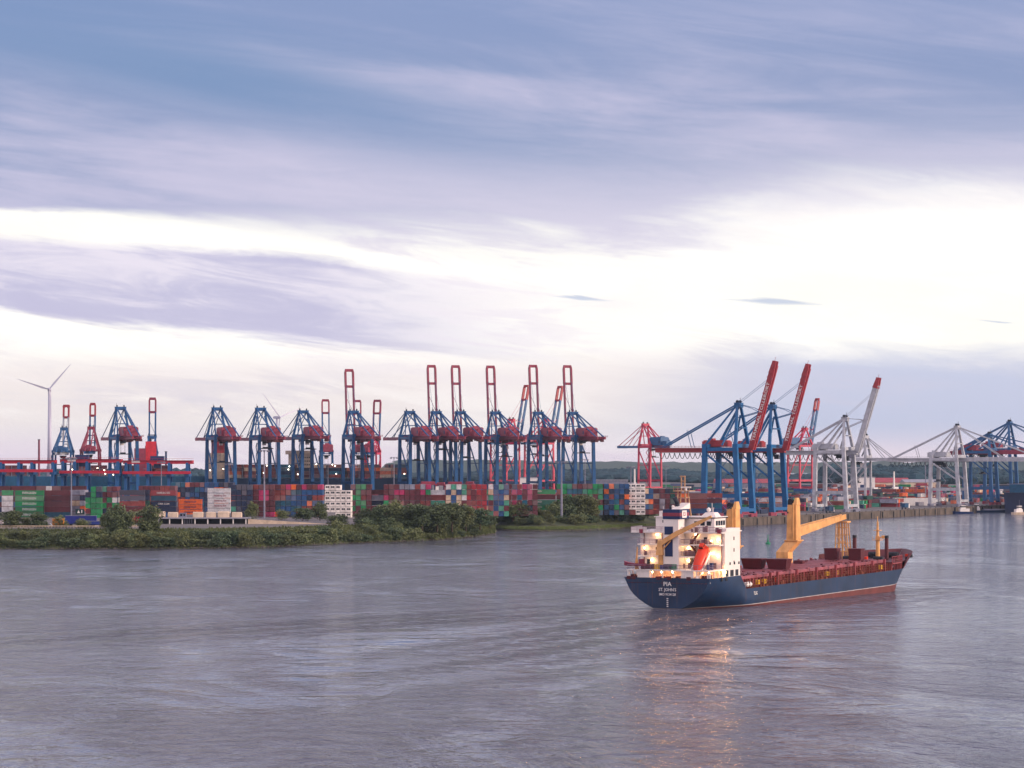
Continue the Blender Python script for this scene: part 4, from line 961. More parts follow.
# deck cranes with kinked posts on the port side
def deck_crane(u, jd, jl, jz0, jz1):
    r = MB(); r.box(u - 2.2, u + .9, 7.6, 10.9, 2.7, 9.4); P_ = r.build('crane_pedestal', M['cream'], ship)
    mb = MB(); mb.loft([[(u - 2.2, 7.6, 9.4), (u + .9, 7.6, 9.4), (u + .9, 10.9, 9.4), (u - 2.2, 10.9, 9.4)], [(u - .6, 5.6, 12.2), (u + 2.7, 5.6, 12.2), (u + 2.7, 9.0, 12.2), (u - .6, 9.0, 12.2)]]); mb.build('crane_knee', M['cream'], P_)
    x0 = u - .5
    mb = MB(); mb.box(x0 + .1, x0 + 3.0, 6.0, 8.8, 12.25, 21.6, (x0 + .3, x0 + 2.8, 6.1, 8.5)); mb.box(x0 + .3, x0 + 2.8, 5.9, 7.0, 21.6, 23.4, (x0 + .8, x0 + 2.3, 6.1, 6.6))
    mb.box(x0 - .25, x0, 6.6, 6.9, 12.5, 22); mb.box(x0 - .4, x0 + 3.4, 5.4, 9.2, 12.21, 12.5)
    for k in range(4): mb.box(x0 - .06, x0 - .001, 7.3, 8.1, 13.4 + k * 2.1, 13.6 + k * 2.1)
    mb.build('crane_post', M['cream'], P_)
    mb = MB(); mb.box(x0 + .4, x0 + 2.6, 7.1, 8.5, 21.62, 22.8); mb.cyl((x0 + .6, 8.0, 22.7), (x0 + 2.2, 8.0, 22.7), .5, 10); mb.build('winch', M['dark'], P_); MB().box(x0 - .12, x0 - .01, 8.1, 8.4, 19.4, 19.8).build('lamp', M['dark'], P_)
    mb = MB(); xr = x0 + (3.1 if jd > 0 else 0)
    for s in (-1, 1): mb.bar((xr, 7.3 + s * .95, jz0), (xr + jd * jl, 7.3 + s * .6, jz1), .5, 2.4, .4, 1.2)
    for k in range(9): t = .06 + k * .115; mb.bar((xr + jd * jl * t, 6.4, jz0 + (jz1 - jz0) * t), (xr + jd * jl * t, 8.2, jz0 + (jz1 - jz0) * t), .35, 1.0)
    mb.bar((xr, 7.3, jz0 - .8), (xr + jd * jl, 7.3, jz1 - .4), 1.7, .3); mb.build('jib', M['cream'], P_)
    mb = MB()
    for s in (-.4, .4): mb.bar((x0 + 1.5, 7.3 + s, 22.6), (xr + jd * jl * .96, 7.3 + s, jz1 + .6), .09)
    mb.build('luffing_cable', M['cable'], P_)
deck_crane(87.2, 1, 31, 14.6, 17.5)
deck_crane(50.6, -1, 27, 14.2, 14.6)
mb = MB()                                                 # jib rest on the port side forward
for dx in (0, 2.2):
    for y in (5.4, 6.9, 8.0, 9.3): mb.bar((119.5 + dx, y, 5.9), (119.5 + dx * .6, 7.3 + (y - 7.3) * .75, 16.0), .24)
    for z in (8.2, 10.4, 12.6, 14.6): mb.bar((119.5 + dx * .8, 5.5 + (z - 6) * .05, z), (119.5 + dx * .8, 9.2 - (z - 6) * .05, z), .2)
    mb.bar((119.5 + dx, 5.4, 8.2), (119.5 + dx, 9.0, 12.6), .16)
mb.box(119.2, 121.6, 5.5, 9.0, 15.9, 16.3); mb.build('jib_rest', M['cream'], ship)
mb = MB(); mb.cyl((121.4, 9.2, 15.8), (121.4, 9.2, 9), .1, 6); mb.cyl((121.4, 8.9, 13.0), (121.4, 8.9, 15.4), .5, 8, .35); mb.build('hook_block', M['cream'], ship)
# superstructure
W_ = M['ship_white']; U0, U1 = 8.2, 16.4
mb = MB(); mb.box(U0, U1, -10.98, 10.98, 6.12, 17.5); mb.box(U0 + .8, U1 + .003, -11.0, -8.6, 17.5, 18.4); sup = mb.build('superstructure', W_, ship)
mb = MB(); mb.box(.6, U0 - .003, -10.7, 10.7, 8.75, 9.0)
for s in (-1, 1):
    for k in range(4): mb.box(.9 + k * 2.3, 1.15 + k * 2.3, s * 10.55 - .12, s * 10.55 + .12, 6.1, 8.75)
for k in range(8): mb.box(.8, 1.05, -10.2 + k * 2.9, -9.9 + k * 2.9, 6.1, 8.75)
mb.box(.9, 2.2, 4.9, 8.1, 6.11, 8.74); mb.box(.9, 2.6, -6.4, -3.2, 6.11, 8.74)
mb.build('boat_deck', W_, ship)
LV = [(9.0, .6, -10.6, 10.6), (11.95, U0 - 2.2, -4.2, 10.6), (14.75, U0 - 2.2, -10.6, 10.6), (17.6, U0 - 1.7, -11.06, 12.6)]
mb = MB()
for z, ua, ya, yb in LV[1:]: mb.box(ua, U0 - .004, ya, yb, z - .3, z)
mb.box(U0, U1 + 1.0, -11.05, 12.6, 17.52, 17.75); mb.box(U0 - 1.7, U0 + 3.5, 10.9, 12.6, 17.75, 18.7, (U0 - 1.7, U0 + 3.5, 12.3, 12.6)) if False else None
mb.box(U0 - 1.6, U0 + 4, 12.5, 12.6, 17.76, 18.75); mb.box(U0 - 1.6, U0 - 1.5, 8.5, 12.49, 17.61, 18.7)
mb.build('deck_slab', W_, sup)
for z, ua, ya, yb in LV:                                 # railings
    mb = MB()
    for zz in (.4, .75, 1.1):
        mb.bar((ua + .1, ya, z + zz), (ua + .1, yb, z + zz), .07 if zz < 1 else .13)
        mb.bar((ua + .1, ya, z + zz), (U0, ya, z + zz), .06); mb.bar((ua + .1, yb, z + zz), (U0, yb, z + zz), .06)
    n = int((yb - ya) / 1.5)
    for k in range(n + 1): mb.bar((ua + .1, ya + (yb - ya) * k / n, z), (ua + .1, ya + (yb - ya) * k / n, z + 1.1), .06)
    mb.build('railing', mat('weathered rail paint', (150, 120, 140), .5), sup)
mb = MB()                                                 # wheelhouse in two wings round the funnel casing
mb.box(10.2, 16.2, 2.9, 7.9, 17.76, 20.9); mb.box(10.2, 16.2, -7.4, 2.9, 17.76, 20.6); mb.box(9.9, 16.6, -7.8, 8.2, 20.9, 21.05)
mb.box(11, 15.5, 3.2, 7.4, 21.05, 22.3); mb.box(12, 15, -6.8, -3.0, 21.05, 22.0, (12.4, 14.6, -6.2, -4.0)); mb.build('wheelhouse', W_, ship); wh = ship.children[-1]
mb = MB()
for y in (-3.3, -4.9, -6.5): mb.box(10.14, 10.19, y, y + 1.1, 19.0, 20.0)
mb.box(10.14, 10.19, 5.2, 6.1, 19.6, 20.2)
for k in range(4): mb.box(10.9 + k * 1.3, 11.9 + k * 1.3, -7.46, -7.405, 19.0, 20.1)
mb.build('window', M['glass'], wh)
mb = MB()
for k in range(3): mb.box(10.6 + k * 2.4, 11.2 + k * 2.4, -11.06, -11.005, 9.9 + 0, 10.5)
for z in (10.0, 12.9, 15.6): mb.box(12.9, 13.3, -11.05, -10.985, z, z + .8)
mb.build('porthole', M['glass'], sup)
mb = MB()
for px, py in ((665, 549), (649, 563), (692, 562), (706, 541)): p = sa(px, py, U0); MB().box(U0 - .06, U0 - .005, p.y - .42, p.y + .42, p.z - 1.0, p.z + .9).build('door', M['dark'], sup)
for y in (9.4, 6.4, 3.6, -6.5): MB().box(U0 - .06, U0 - .006, y, y + .5, 13.3, 13.9).build('window', M['glass'], sup)
mb = MB()
for k, (a, b) in enumerate(((8.6, 9.9), (11.0, 12.8), (13.8, 15.4))): mb.box(a, b, -11.03, -10.985, 7.25, 8.7)
mb.build('opening', M['dark'], sup)
mb = MB(); mb.box(U0 - 3.2, U0 - .01, -.6, 3.3, 9.01, 20.6); mb.build('funnel_casing', W_, ship); fc = ship.children[-1]
mb = MB(); mb.box(U0 - 3.27, U0 - 3.205, .9, 2.9, 11.9, 15.8); mb.box(U0 - 3.27, U0 - 3.205, .8, 3.0, 17.0, 18.9); mb.build('louvre', M['navy'], fc)
mb = MB(); mb.box(U0 - 3.3, U0 + 1.6, -1.0, 3.4, 20.62, 22.9); fn = mb.build('funnel', M['navy'], ship)
mb = MB(); mb.box(U0 - 3.34, U0 + 1.64, -1.04, 3.44, 21.3, 22.1); mb.build('funnel_band', M['crane_red'], fn)
mb = MB(); mb.box(U0 - 2.2, U0 + .2, -1.12, -1.05, 20.9, 22.6); mb.build('funnel_emblem', M['white'], fn)
text('E3', 1.3, M['crane_red'], fn, (U0 - 1.0, -1.14, 21.75), (R(90), 0, 0))
mb = MB(); mb.add([(U0 - 3.3, -1.0, 22.92), (U0 + 2.2, -1.0, 22.92), (U0 + 2.2, -1.0, 24.3), (U0 - 3.3, 1.2, 22.92), (U0 + 2.2, 1.2, 22.92), (U0 + 2.2, 1.2, 24.3)], [(0, 1, 2), (3, 5, 4), (0, 3, 4, 1), (1, 4, 5, 2), (0, 2, 5, 3)]); mb.build('funnel_fairing', W_, fn)
mb = MB(); mb.cyl((U0 - .5, .9, 22.9), (U0 - .5, .9, 24.2), .5, 10); mb.cyl((U0 - .5, .9, 24.1), (U0 - 1.2, 1.3, 25.6), .5, 10, .55); mb.cyl((U0 - 1.6, 2.2, 22.9), (U0 - 1.6, 2.2, 23.9), .3, 8); mb.cyl((U0 + .8, 1.8, 22.9), (U0 + .8, 1.8, 23.7), .25, 8)
mb.build('exhaust_pipe', M['dark'], fn, smooth=True)
mb = MB()                                                 # radar mast
for a, b in ((-1, -1), (1, -1), (1, 1), (-1, 1)): mb.bar((13 + a * 1.2, 2.1 + b * 1.5, 21), (13 + a * .7, 2.1 + b * .9, 26.9), .26)
for z in (22.5, 24, 25.5):
    for b in (-1, 1): mb.bar((11.9, 2.1 + b * 1.2, z), (14.1, 2.1 + b * 1.2, z), .14)
    for a in (-1, 1): mb.bar((13 + a, .9, z), (13 + a, 3.3, z), .14)
mb.box(11.6, 14.6, -.3, 4.0, 26.9, 27.1); mb.bar((13, 2.5, 27), (13, 2.5, 30.6), .24); mb.bar((13, 1.6, 27), (13, 1.6, 30.6), .24); mb.bar((13, 1.5, 30.4), (13, 2.8, 30.4), .4, .3); mb.bar((13, 1.6, 29.3), (13, 2.5, 29.3), .2)
for y in (-.2, 1.2, 2.8, 3.9): mb.bar((11.7, y, 27.1), (11.7, y, 28.1), .06)
mb.bar((11.7, -.3, 28.1), (11.7, 4, 28.1), .07); mb.build('radar_mast', M['mast_paint'], wh)
mb = MB(); mb.bar((11.8, -.6, 27.9), (11.8, 2.0, 27.9), .25, .35); mb.cyl((11.8, .7, 27.1), (11.8, .7, 27.8), .25, 8); mb.build('radar_scanner', W_, wh)
mb = MB()
for x0, y0, h in ((12, 6.8, 2.4), (14, 4.6, 1.6), (11.5, -6.5, 2.2), (14, -5, 3.2), (15, 8, 1.6)): mb.bar((x0, y0, 21), (x0, y0, 21 + h), .09)
mb.lathe([(.1, 0), (.55, .35), (.6, .8), (.35, 1.25), (.05, 1.35)], 10, (12.6, 4.6, 22.3)); mb.lathe([(.1, 0), (.5, .35), (.5, .8), (.05, 1.2)], 10, (13, -4.6, 22.0)); mb.build('aerial', W_, wh)
for px, py in ((673, 525.5), (641.5, 531), (672.5, 550), (719.5, 531.5), (671, 537), (673, 562)):
    p = sa(px, py, U0 - (1.8 if px in (641.5, 719.5) else .3)); mb = MB(); mb.box(p.x - .12, p.x + .1, p.y - .42, p.y + .42, p.z - .45, p.z + .45); mb.build('lifebuoy_box', M['crane_red'], sup)
mb = MB()                                                 # stairs between the decks
for (y0, y1, z0) in ((-2.6, -4.9, 9.0), (-4.9, -2.6, 11.95), (-2.8, -5.0, 14.75)):
    for dx in (0, .8): mb.bar((U0 - .9 - dx * .8, y0, z0), (U0 - .9 - dx * .8, y1, z0 + 2.9), .1, .28); mb.bar((U0 - .9 - dx * .8, y0, z0 + 1), (U0 - .9 - dx * .8, y1, z0 + 3.9), .07)
    for k in range(9): mb.bar((U0 - .9, y0 + (y1 - y0) * k / 9, z0 + 2.9 * k / 9), (U0 - 1.55, y0 + (y1 - y0) * k / 9, z0 + 2.9 * k / 9), .25, .06)
mb.build('stairs', M['rust'], sup)
rnd = random.Random(12); mb = MB()
for z, ua, ya, yb in LV:
    for k in range(9):
        y = rnd.uniform(ya + .8, yb - .8); h_ = rnd.uniform(.5, 1.5)
        if -.9 < y < 3.6 and ua > 4: continue
        mb.box(U0 - .7, U0 - .2, y - .25, y + rnd.uniform(.1, .5), z + .01, z + h_)
for y in (-10.2, -3.4, 5.2, 9.9): mb.bar((U0 - .12, y, 9.1), (U0 - .12, y, 17.2), .16)
mb.build('deck_gear', mat('dim fittings', (120, 92, 96), .6), sup, kind='stuff')
# free-fall lifeboat on its ramp
lb = empty('lifeboat', (4.5, -6.6, 11.7), 0, rot=(0, R(-47), 0)); lb.parent = ship
prof = [(-4.1, .05, .0), (-3.6, .75, -.1), (-2.4, 1.2, 0), (0, 1.42, .05), (2.0, 1.35, .08), (3.0, 1.1, .15), (3.5, .55, .2)]; mb = MB()
mb.loft([[(x0, r * math.cos(2 * math.pi * k / 14), zo + r * (.95 if math.sin(2 * math.pi * k / 14) > 0 else .8) * math.sin(2 * math.pi * k / 14)) for k in range(14)] for x0, r, zo in prof])
mb.build('boat_body', M['orange'], lb, smooth=True)
mb = MB(); mb.box(1.6, 3.1, -.6, .6, 1.05, 1.95, (1.9, 2.9, -.5, .5)); mb.build('canopy', M['orange'], lb)
mb = MB(); mb.box(1.55, 1.75, -.45, .45, 1.4, 1.7); mb.box(2.0, 2.8, -.62, -.54, 1.45, 1.75); mb.build('window', M['glass'], lb)
mb = MB(); mb.box(-2.2, 1.6, -1.44, -1.36, .25, .35); mb.box(-2.2, 1.6, 1.36, 1.44, .25, .35); mb.build('fender_strip', M['dark_red'], lb)
mb = MB()
for y in (-4.8, -7.5): mb.bar((.4, y, 6.4), (7.6, y, 13.0), .4, .65); mb.bar((6.4, y, 9.0), (6.8, y, 12.2), .3); mb.bar((1.2, y, 6.1), (1.2, y, 7.2), .35)
for t in (.2, .5, .8, .98): mb.bar((.4 + 7.2 * t, -4.8, 6.1 + 6.6 * t), (.4 + 7.2 * t, -7.5, 6.1 + 6.6 * t), .3)
mb.build('lifeboat_ramp', W_, ship)
mb = MB(); mb.box(4.2, 5.0, -9.6, -8.9, 9.02, 10.6); mb.cyl((4.0, -8.6, 9.0), (4.0, -8.6, 10.2), .35, 8); mb.build('deck_box', M['navy'], ship)
# provision crane
c0 = sa(661, 556, 5.0); mb = MB(); mb.cyl((c0.x, c0.y, 9.02), (c0.x, c0.y, 14.6), .55, 10); mb.box(c0.x - .8, c0.x + .9, c0.y - .9, c0.y + .9, 12.2, 15.7, (c0.x - .5, c0.x + .6, c0.y - .5, c0.y + .5)); pc = mb.build('provision_crane', M['cream'], ship)
tip = sa(712, 516.5, 3.0); k1 = c0.lerp(tip, .33); k1.z = 17.4; mb = MB(); mb.bar((c0.x - .2, c0.y, 14.8), k1, .75, 1.1, .7, 1.0); mb.bar(k1, tip, .7, 1.0, .4, .55); mb.bar((c0.x - .2, c0.y, 12.8), c0.lerp(tip, .2) + Vector((0, 0, .0 - c0.lerp(tip, .2).z + 15.6)), .22); mb.build('jib', M['cream'], pc)
mb = MB(); mb.bar(tip, tip - Vector((0, 0, 1.6)), .08); mb.build('hook', M['dark'], pc)
# rescue boat across the stern and its davit
rb = empty('rescue_boat', sa(635.5, 565.6, 1.6), 0, rot=(0, 0, R(88))); rb.parent = ship
mb = MB(); mb.loft([[(x0, w, .55 + s), (x0, w * .8, 0.0), (x0, -w * .8, 0.0), (x0, -w, .55 + s)] for x0, w, s in ((-2.6, .8, 0), (-1, 1.0, 0), (1.2, .9, .1), (2.3, .5, .35), (2.9, .08, .55))]); mb.build('boat_body', M['crane_red'], rb)
mb = MB(); mb.box(-2.2, -1.2, -.5, .5, .55, 1.6); mb.build('console', M['crane_red'], rb)
d0 = sa(637, 569, 2.4); mb = MB(); mb.cyl((d0.x, d0.y, 9.0), (d0.x, d0.y, 11.2), .5, 8, .35); mb.bar((d0.x, d0.y, 11), (d0.x - .3, d0.y - .35, 14.2), .35, .35, .2, .2); mb.build('davit', M['cream'], ship)
for px, m, w in ((647, 'dark_red', 1.6), (656, 'yellow', 1.1), (661.5, 'navy', .8), (668, 'dark', 1.1), (672, 'green', .8), (651, 'dark_red', .9)):
    p = sa(px, 569, 2.6); MB().box(p.x, p.x + 1, p.y - w / 1, p.y + w, 9.02, 10.2 if m != 'navy' else 9.9).build('deck_box', M[m], ship)
mb = MB(); rnd = random.Random(2)                          # mooring gear behind the stern bulwark
for k in range(16):
    y = -9.8 + k * 1.3; mb.box(1.6, 3.0, y - .3, y + .5, 6.11, 6.9 + rnd.random() * .9)
for y in (8.6, 2.2, -.6, -5.6, 9.9): mb.box(-.12, .18, y - .5, y + .5, 6.75, 7.5)
mb.build('mooring_winch', M['dark_red'], ship)
for a in (9.2, 6.5): MB().box(-.02 + a * .9, a * .9 + .8, -11.25, -11.05, 6.3, 7.1).build('fairlead', M['dark'], ship)
# writing
text('PIA', 1.35, M['white'], hull, (-.06, -.15, 5.75), (R(90), 0, R(-90)), sx=1.1)
text("ST. JOHN'S", 1.0, M['white'], hull, (-.06, -.15, 4.45), (R(90), 0, R(-90)), sx=.95)
text('IMO 9134128', .8, M['white'], hull, (-.06, -.15, 3.35), (R(90), 0, R(-90)), sx=.95)
text('TUG', 1.15, M['white'], hull, (24.6, -11.16, 2.55), (R(90), 0, 0), sx=.9)
u_, b_ = hull_pt(131.5, 2.9); u2, b2 = hull_pt(133, 2.9); text('TUG', 1.1, M['white'], hull, (u_, -b_ - .14, 2.9), (R(90), 0, math.atan2(b_ - b2, u2 - u_)))
mb = MB()
for k in range(5): mb.box(-.07, -.02, -.35, .05, .5 + k * .45, .72 + k * .45)
mb.build('draught_marks', M['white'], hull)
# lit deck lamps
lampmb = MB(); lampmb.lathe([(.05, -.2), (.24, -.1), (.24, .1), (.05, .2)], 8); lm = lampmb.mesh('lamp', M['lamp']); lm2 = lampmb.mesh('lamp', M['lamp_low'])
ld = bpy.data.lights.new('deck_lamp_light', 'POINT'); ld.energy = 10; ld.color = (1, .70, .36); ld.shadow_soft_size = .2
ld2 = bpy.data.lights.new('mooring_lamp_light', 'POINT'); ld2.energy = 30; ld2.color = (1, .60, .26); ld2.shadow_soft_size = .2
for px, py, u, l in [(657.5, 534.5, U0, ld), (696, 534.5, U0, ld), (645, 548, U0, ld), (673, 547, U0, ld), (688.5, 548, U0, ld), (659, 547, U0, ld), (688.5, 560.5, U0, ld), (672.5, 560, U0, ld), (652, 560, U0, ld),
                     (713, 553.5, U0, ld), (718, 556, U0, ld), (712, 541, U0, ld), (718, 540, U0, ld), (652, 572, 3.8, ld2), (673, 572, 3.8, ld2), (685, 572, 3.8, ld2), (702, 573, 3.8, ld2), (709, 572.5, 5.5, ld2), (662, 572, 3.8, ld2), (725, 572, U0 - .2, ld2)]:
    p = sa(px, py, u - .55); o = bpy.data.objects.new('deck_lamp', lm2 if l is ld2 else lm); col.objects.link(o); o.parent = ship; o.location = p
    g = bpy.data.objects.new('lamp_light', l); col.objects.link(g); g.parent = ship; g.location = p - Vector((.35, 0, .1))
# ------------------------------------------------------------------ ships berthed beyond the cranes
def berthed(name, label, pa, pb, wdt, z0, z1, hullm, cargo, seed, bow=1):
    a, b = Vector(pa), Vector(pb); L = (b - a).length; rz = math.atan2(b.y - a.y, b.x - a.x)
    r = empty(name, a, rz, label, 'ship'); mb = MB(); h = wdt / 2
    S = [(0, .9), (L * .03, 1), (L * .8, 1), (L * .9, .82), (L * .96, .45), (L, .05)]
    mb.loft([[(x0, -h * w, z1), (x0, -h * w * .9, z0 - 1), (x0, h * w * .9, z0 - 1), (x0, h * w, z1)] for x0, w in S]); mb.build('hull', hullm, r)
    rnd = random.Random(seed); keys = list(cm); mb = MB(); x0 = L * .06
    while x0 < L * .86:
        hgt = cargo(x0 / L, rnd)
        if hgt:
            pal = rnd.choice(('RKRRK', 'NBTRK', 'RKwOR', 'KRKrR'))
            for t in range(hgt):
                for y in range(int(wdt / 2.6) - 1):
                    if t == hgt - 1 and rnd.random() < .25: continue
                    if 0 < y < int(wdt / 2.6) - 3 and t < hgt - 1: continue
                    mb.cur = keys.index(rnd.choice(pal)); yy = -h + 1.4 + y * 2.6; mb.box(x0, x0 + 12.1, yy, yy + 2.45, z1 + .6 + t * 2.65, z1 + 3.15 + t * 2.65)
        x0 += 12.3 if rnd.random() < .8 else 14.5
    mb.build('deck_cargo', [cs[k] for k in keys], r, kind='stuff')
    mb = MB(); x0 = L * .06 - .6                            # lashing bridges and rail
    while x0 < L * .88:
        mb.box(x0 - .25, x0 + .25, -h + .3, -h + .8, z1, z1 + 8); mb.box(x0 - .3, x0 + .3, -h + .3, h - .3, z1 + 5.5, z1 + 5.9); x0 += 13.4
    mb.bar((0, -h * .95, z1 + 1), (L * .88, -h * .98, z1 + 1), .14); mb.build('lashing_bridge', M['silver'], r)
    return r, h
def line(px, off):                                        # beyond the crane quay
    k = (px - 512) / F; Y = (back_y + .325 * 227 + off) / (1 - .325 * k); return at(px, Y, 0)
r, h = berthed('container_ship', 'large navy container ship berthed behind the blue and red cranes, deck loaded with brown stacks', line(208, 32), line(432, 32), 34, 0, 21, M['hull_navy'], lambda t, rn: rn.choice((3, 4, 4)) if not .30 < t < .36 else 0, 5)
mb = MB(); mb.box(68, 80, -15, 15, 21, 40); mb.box(66, 82, -17, 17, 40, 43); mb.box(2, 14, -10, 10, 21, 41); ac = mb.build('accommodation', M['beige'], r)
mb = MB()
for z in range(6):
    for k in range(8): mb.box(69 + k * 1.4 - .3, 69.5 + k * 1.4, -15.08, -15.01, 23 + z * 2.8, 24 + z * 2.8)
mb.build('window', M['glass'], ac)
MB().box(-.3 + 4, 12, -5, 5, 41.02, 50).build('funnel', M['boom_red'], r)
r2, h2 = berthed('container_ship', 'teal-hulled container ship berthed behind the yard gantry cranes at left', line(-60, 32), line(206, 32), 32, 0, 23, M['teal'], lambda t, rn: rn.choice((0, 2, 3, 3)), 8)
MB().box(12, 22, -13, 13, 23, 38).build('accommodation', M['beige'], r2)
r3, h3 = berthed('feeder_ship', 'ship with a tall bright red funnel block moored across the basin at left', at(115.5, 2330), at(206, 2340), 20, 0, 12, M['hull_navy'], lambda t, rn: rn.choice((3, 4)), 3)
mb = MB(); mb.box(24, 32.5, -6, 6, 12, 50.5); mb.box(32.6, 35, -5, 5, 12, 38); mb.build('funnel', mat('bright red funnel', (206, 40, 58), .5), r3)
mb = MB(); mb.box(15, 23.9, -8, 8, 12, 45); mb.build('accommodation', M['crane_red'], r3)
mb = MB(); mb.cyl((28, 2, 50.5), (28, 2, 53), .8, 8); mb.build('exhaust_pipe', M['dark'], r3)
# rows of lit work lamps on the ship decks and cranes
lmp = MB(); lmp.lathe([(.05, -.4), (.4, -.2), (.4, .2), (.05, .4)], 6); lmm = lmp.mesh('floodlight', M['lamp_white'])
rnd = random.Random(9)
for i in range(26):
    px = rnd.uniform(72, 118) if i < 8 else rnd.uniform(205, 425); p = line(px, 14); o = bpy.data.objects.new('floodlight', lmm); col.objects.link(o); 
    parent = r2 if px < 206 else r
    bpy.context.view_layer.update(); o.parent = parent; o.location = parent.matrix_world.inverted() @ Vector((p.x, p.y, rnd.uniform(23.5, 33)))
# ------------------------------------------------------------------ yard gantry cranes with long red girders
def gantry(xa, xb, D, zt, zl, lab, legs):
    """wide portal crane: girder between bearings xa and xb"""
    r = empty('yard_gantry_crane', at((xa + xb) / 2, D, YZ), 0, lab, 'gantry crane', 'yard gantry cranes'); hw = (xb - xa) / 2 / F * D; z1 = zt - YZ; z2 = zl - YZ
    mb = MB(); mb.box(-hw, hw, -4.4, -3.2, z1 - 2.2, z1); mb.box(-hw, hw, 3.2, 4.4, z1 - 2.2, z1); mb.box(-hw, -hw + .8, -3.2, 3.2, z1 - 1.5, z1 - .1); mb.box(hw - .8, hw, -3.2, 3.2, z1 - 1.5, z1 - .1)
    for s in (-1, 1):
        for k in range(int(hw * 2 / 3)): mb.bar((-hw + k * 3, s * 4.8, z1), (-hw + k * 3, s * 4.8, z1 + 1.1), .08)
        mb.bar((-hw, s * 4.8, z1 + 1.1), (hw, s * 4.8, z1 + 1.1), .1); mb.bar((-hw, s * 4.8, z1 - .05), (hw, s * 4.8, z1 - .05), .9, .1)
    g_ = mb.build('girder', mat('crimson paint', (176, 26, 58), .5), r)
    mb = MB(); mb.box(-hw * .98, hw * .98, -9.9, -8.9, z2 - 1.5, z2 + .2)
    mb.build('lower_girder', mat('crimson paint', (176, 26, 58), .5), r)
    for lx in legs:
        X = (lx - (xa + xb) / 2) / F * D
        mb = MB()
        for s in (-1, 1): mb.bar((X, s * 8.2, 1), (X, s * 4.0, z1 - 1.6), 2.6, 1.6)
        mb.box(X - 1.4, X + 1.4, -8.6, 8.6, .6, 1.8); mb.box(X - 1.4, X + 1.4, -8.2, 8.2, z2 - 3.0, z2 - 1.2); mb.build('leg', M['old_blue'] if False else M['crane_blue'], r)
    tx = random.uniform(-.5, .5) * hw; mb = MB(); mb.box(tx - 4, tx + 4, -3.1, 3.1, z1 + .02, z1 + 2.6); mb.box(tx - 2, tx + 2, -2, 2, z1 - 4.6, z1 - 1.7); mb.build('trolley', M['navy'], r)
    mb = MB(); mb.box(-hw * .75, -hw * .75 + 5, -4.46, -4.41, z1 - 1.4, z1 - .2); mb.build('sign', M['white'], r)
    return r
gantry(-36, 56, 1750, 35.2, 29.4, 'red and blue yard gantry crane cut by the left edge', (2, 20, 33, 54))
gantry(61, 122, 1760, 35.8, 28.6, 'red and blue yard gantry crane in front of the two old cranes', (64, 76, 88, 119))
gantry(124, 193, 1765, 35.0, 28.2, 'red and blue yard gantry crane below the bright red funnel', (127, 149, 170, 188))
# ------------------------------------------------------------------ wind turbines
def turbine(px, D, hub_py, tip_len, angs, yaw, lab, rad):
    zh = hz(hub_py, D); r = empty('wind_turbine', at(px, D, 4), R(yaw), lab, 'wind turbine', 'wind turbines'); h = zh - 4
    mb = MB(); mb.cyl((0, 0, 0), (0, 0, h - 1), rad, 16, rad * .55); mb.build('tower', M['turbine'], r, smooth=True)
    mb = MB(); mb.loft([[(x0 * 1, y, h + z) for x0, z in ((-w, -w), (w, -w), (w, w), (-w, w))] for y, w in ((-4.5, 1.4), (-3, 2.0), (4, 1.9), (7, 1.2))]); mb.build('nacelle', M['turbine'], r)
    mb = MB(); mb.loft([[(w * math.cos(a), y, h + w * math.sin(a)) for a in [k * math.pi / 5 for k in range(10)]] for y, w in ((-7.6, .2), (-7, 1.1), (-5.6, 1.6), (-4.6, 1.6))]); hb_ = mb.build('hub', M['turbine'], r)
    for a in angs:
        d = Vector((math.cos(R(a)), 0, math.sin(R(a)))); n_ = Vector((-d.z, 0, d.x)); mb = MB(); secs = []
        for t, c_, th in ((.02, .9, .9), (.1, 1.5, .8), (.22, 2.2, .5), (.5, 1.5, .3), (.8, .9, .2), (1, .25, .08)):
            o_ = Vector((0, -6.2 - t * 1.5, h)) + d * tip_len * t; secs.append([o_ - n_ * c_ * .3 + Vector((0, -th, 0)), o_ + n_ * c_ * .7, o_ - n_ * c_ * .3 + Vector((0, th, 0))])
        mb.loft(secs); mb.build('blade', M['turbine'], r)
turbine(49.5, 3300, 389.5, 38, (50, 162, 273), 8, 'white wind turbine standing at the far left above the yard', 2.8)
turbine(277, 4300, 417.5, 53, (138, 258, 18), 52, 'distant grey wind turbine behind the second lowered blue crane', 3.0)
for px, D, pt, lab in ((39, 2600, 440, 'thin dark chimney left of the wind turbine'), (166, 2600, 452, 'short dark chimney right of the bright red funnel')):
    r = empty('chimney', at(px, D, 4), 0, lab, 'chimney'); mb = MB(); h = hz(pt, D) - 4; mb.cyl((0, 0, 0), (0, 0, h), 1.1, 10, .9); mb.build('shaft', M['boom_mauve' if px < 100 else 'navy'], r)
    mb = MB(); mb.cyl((0, 0, h), (0, 0, h + .6), 1.2, 10); mb.build('rim', M['dark'], r)
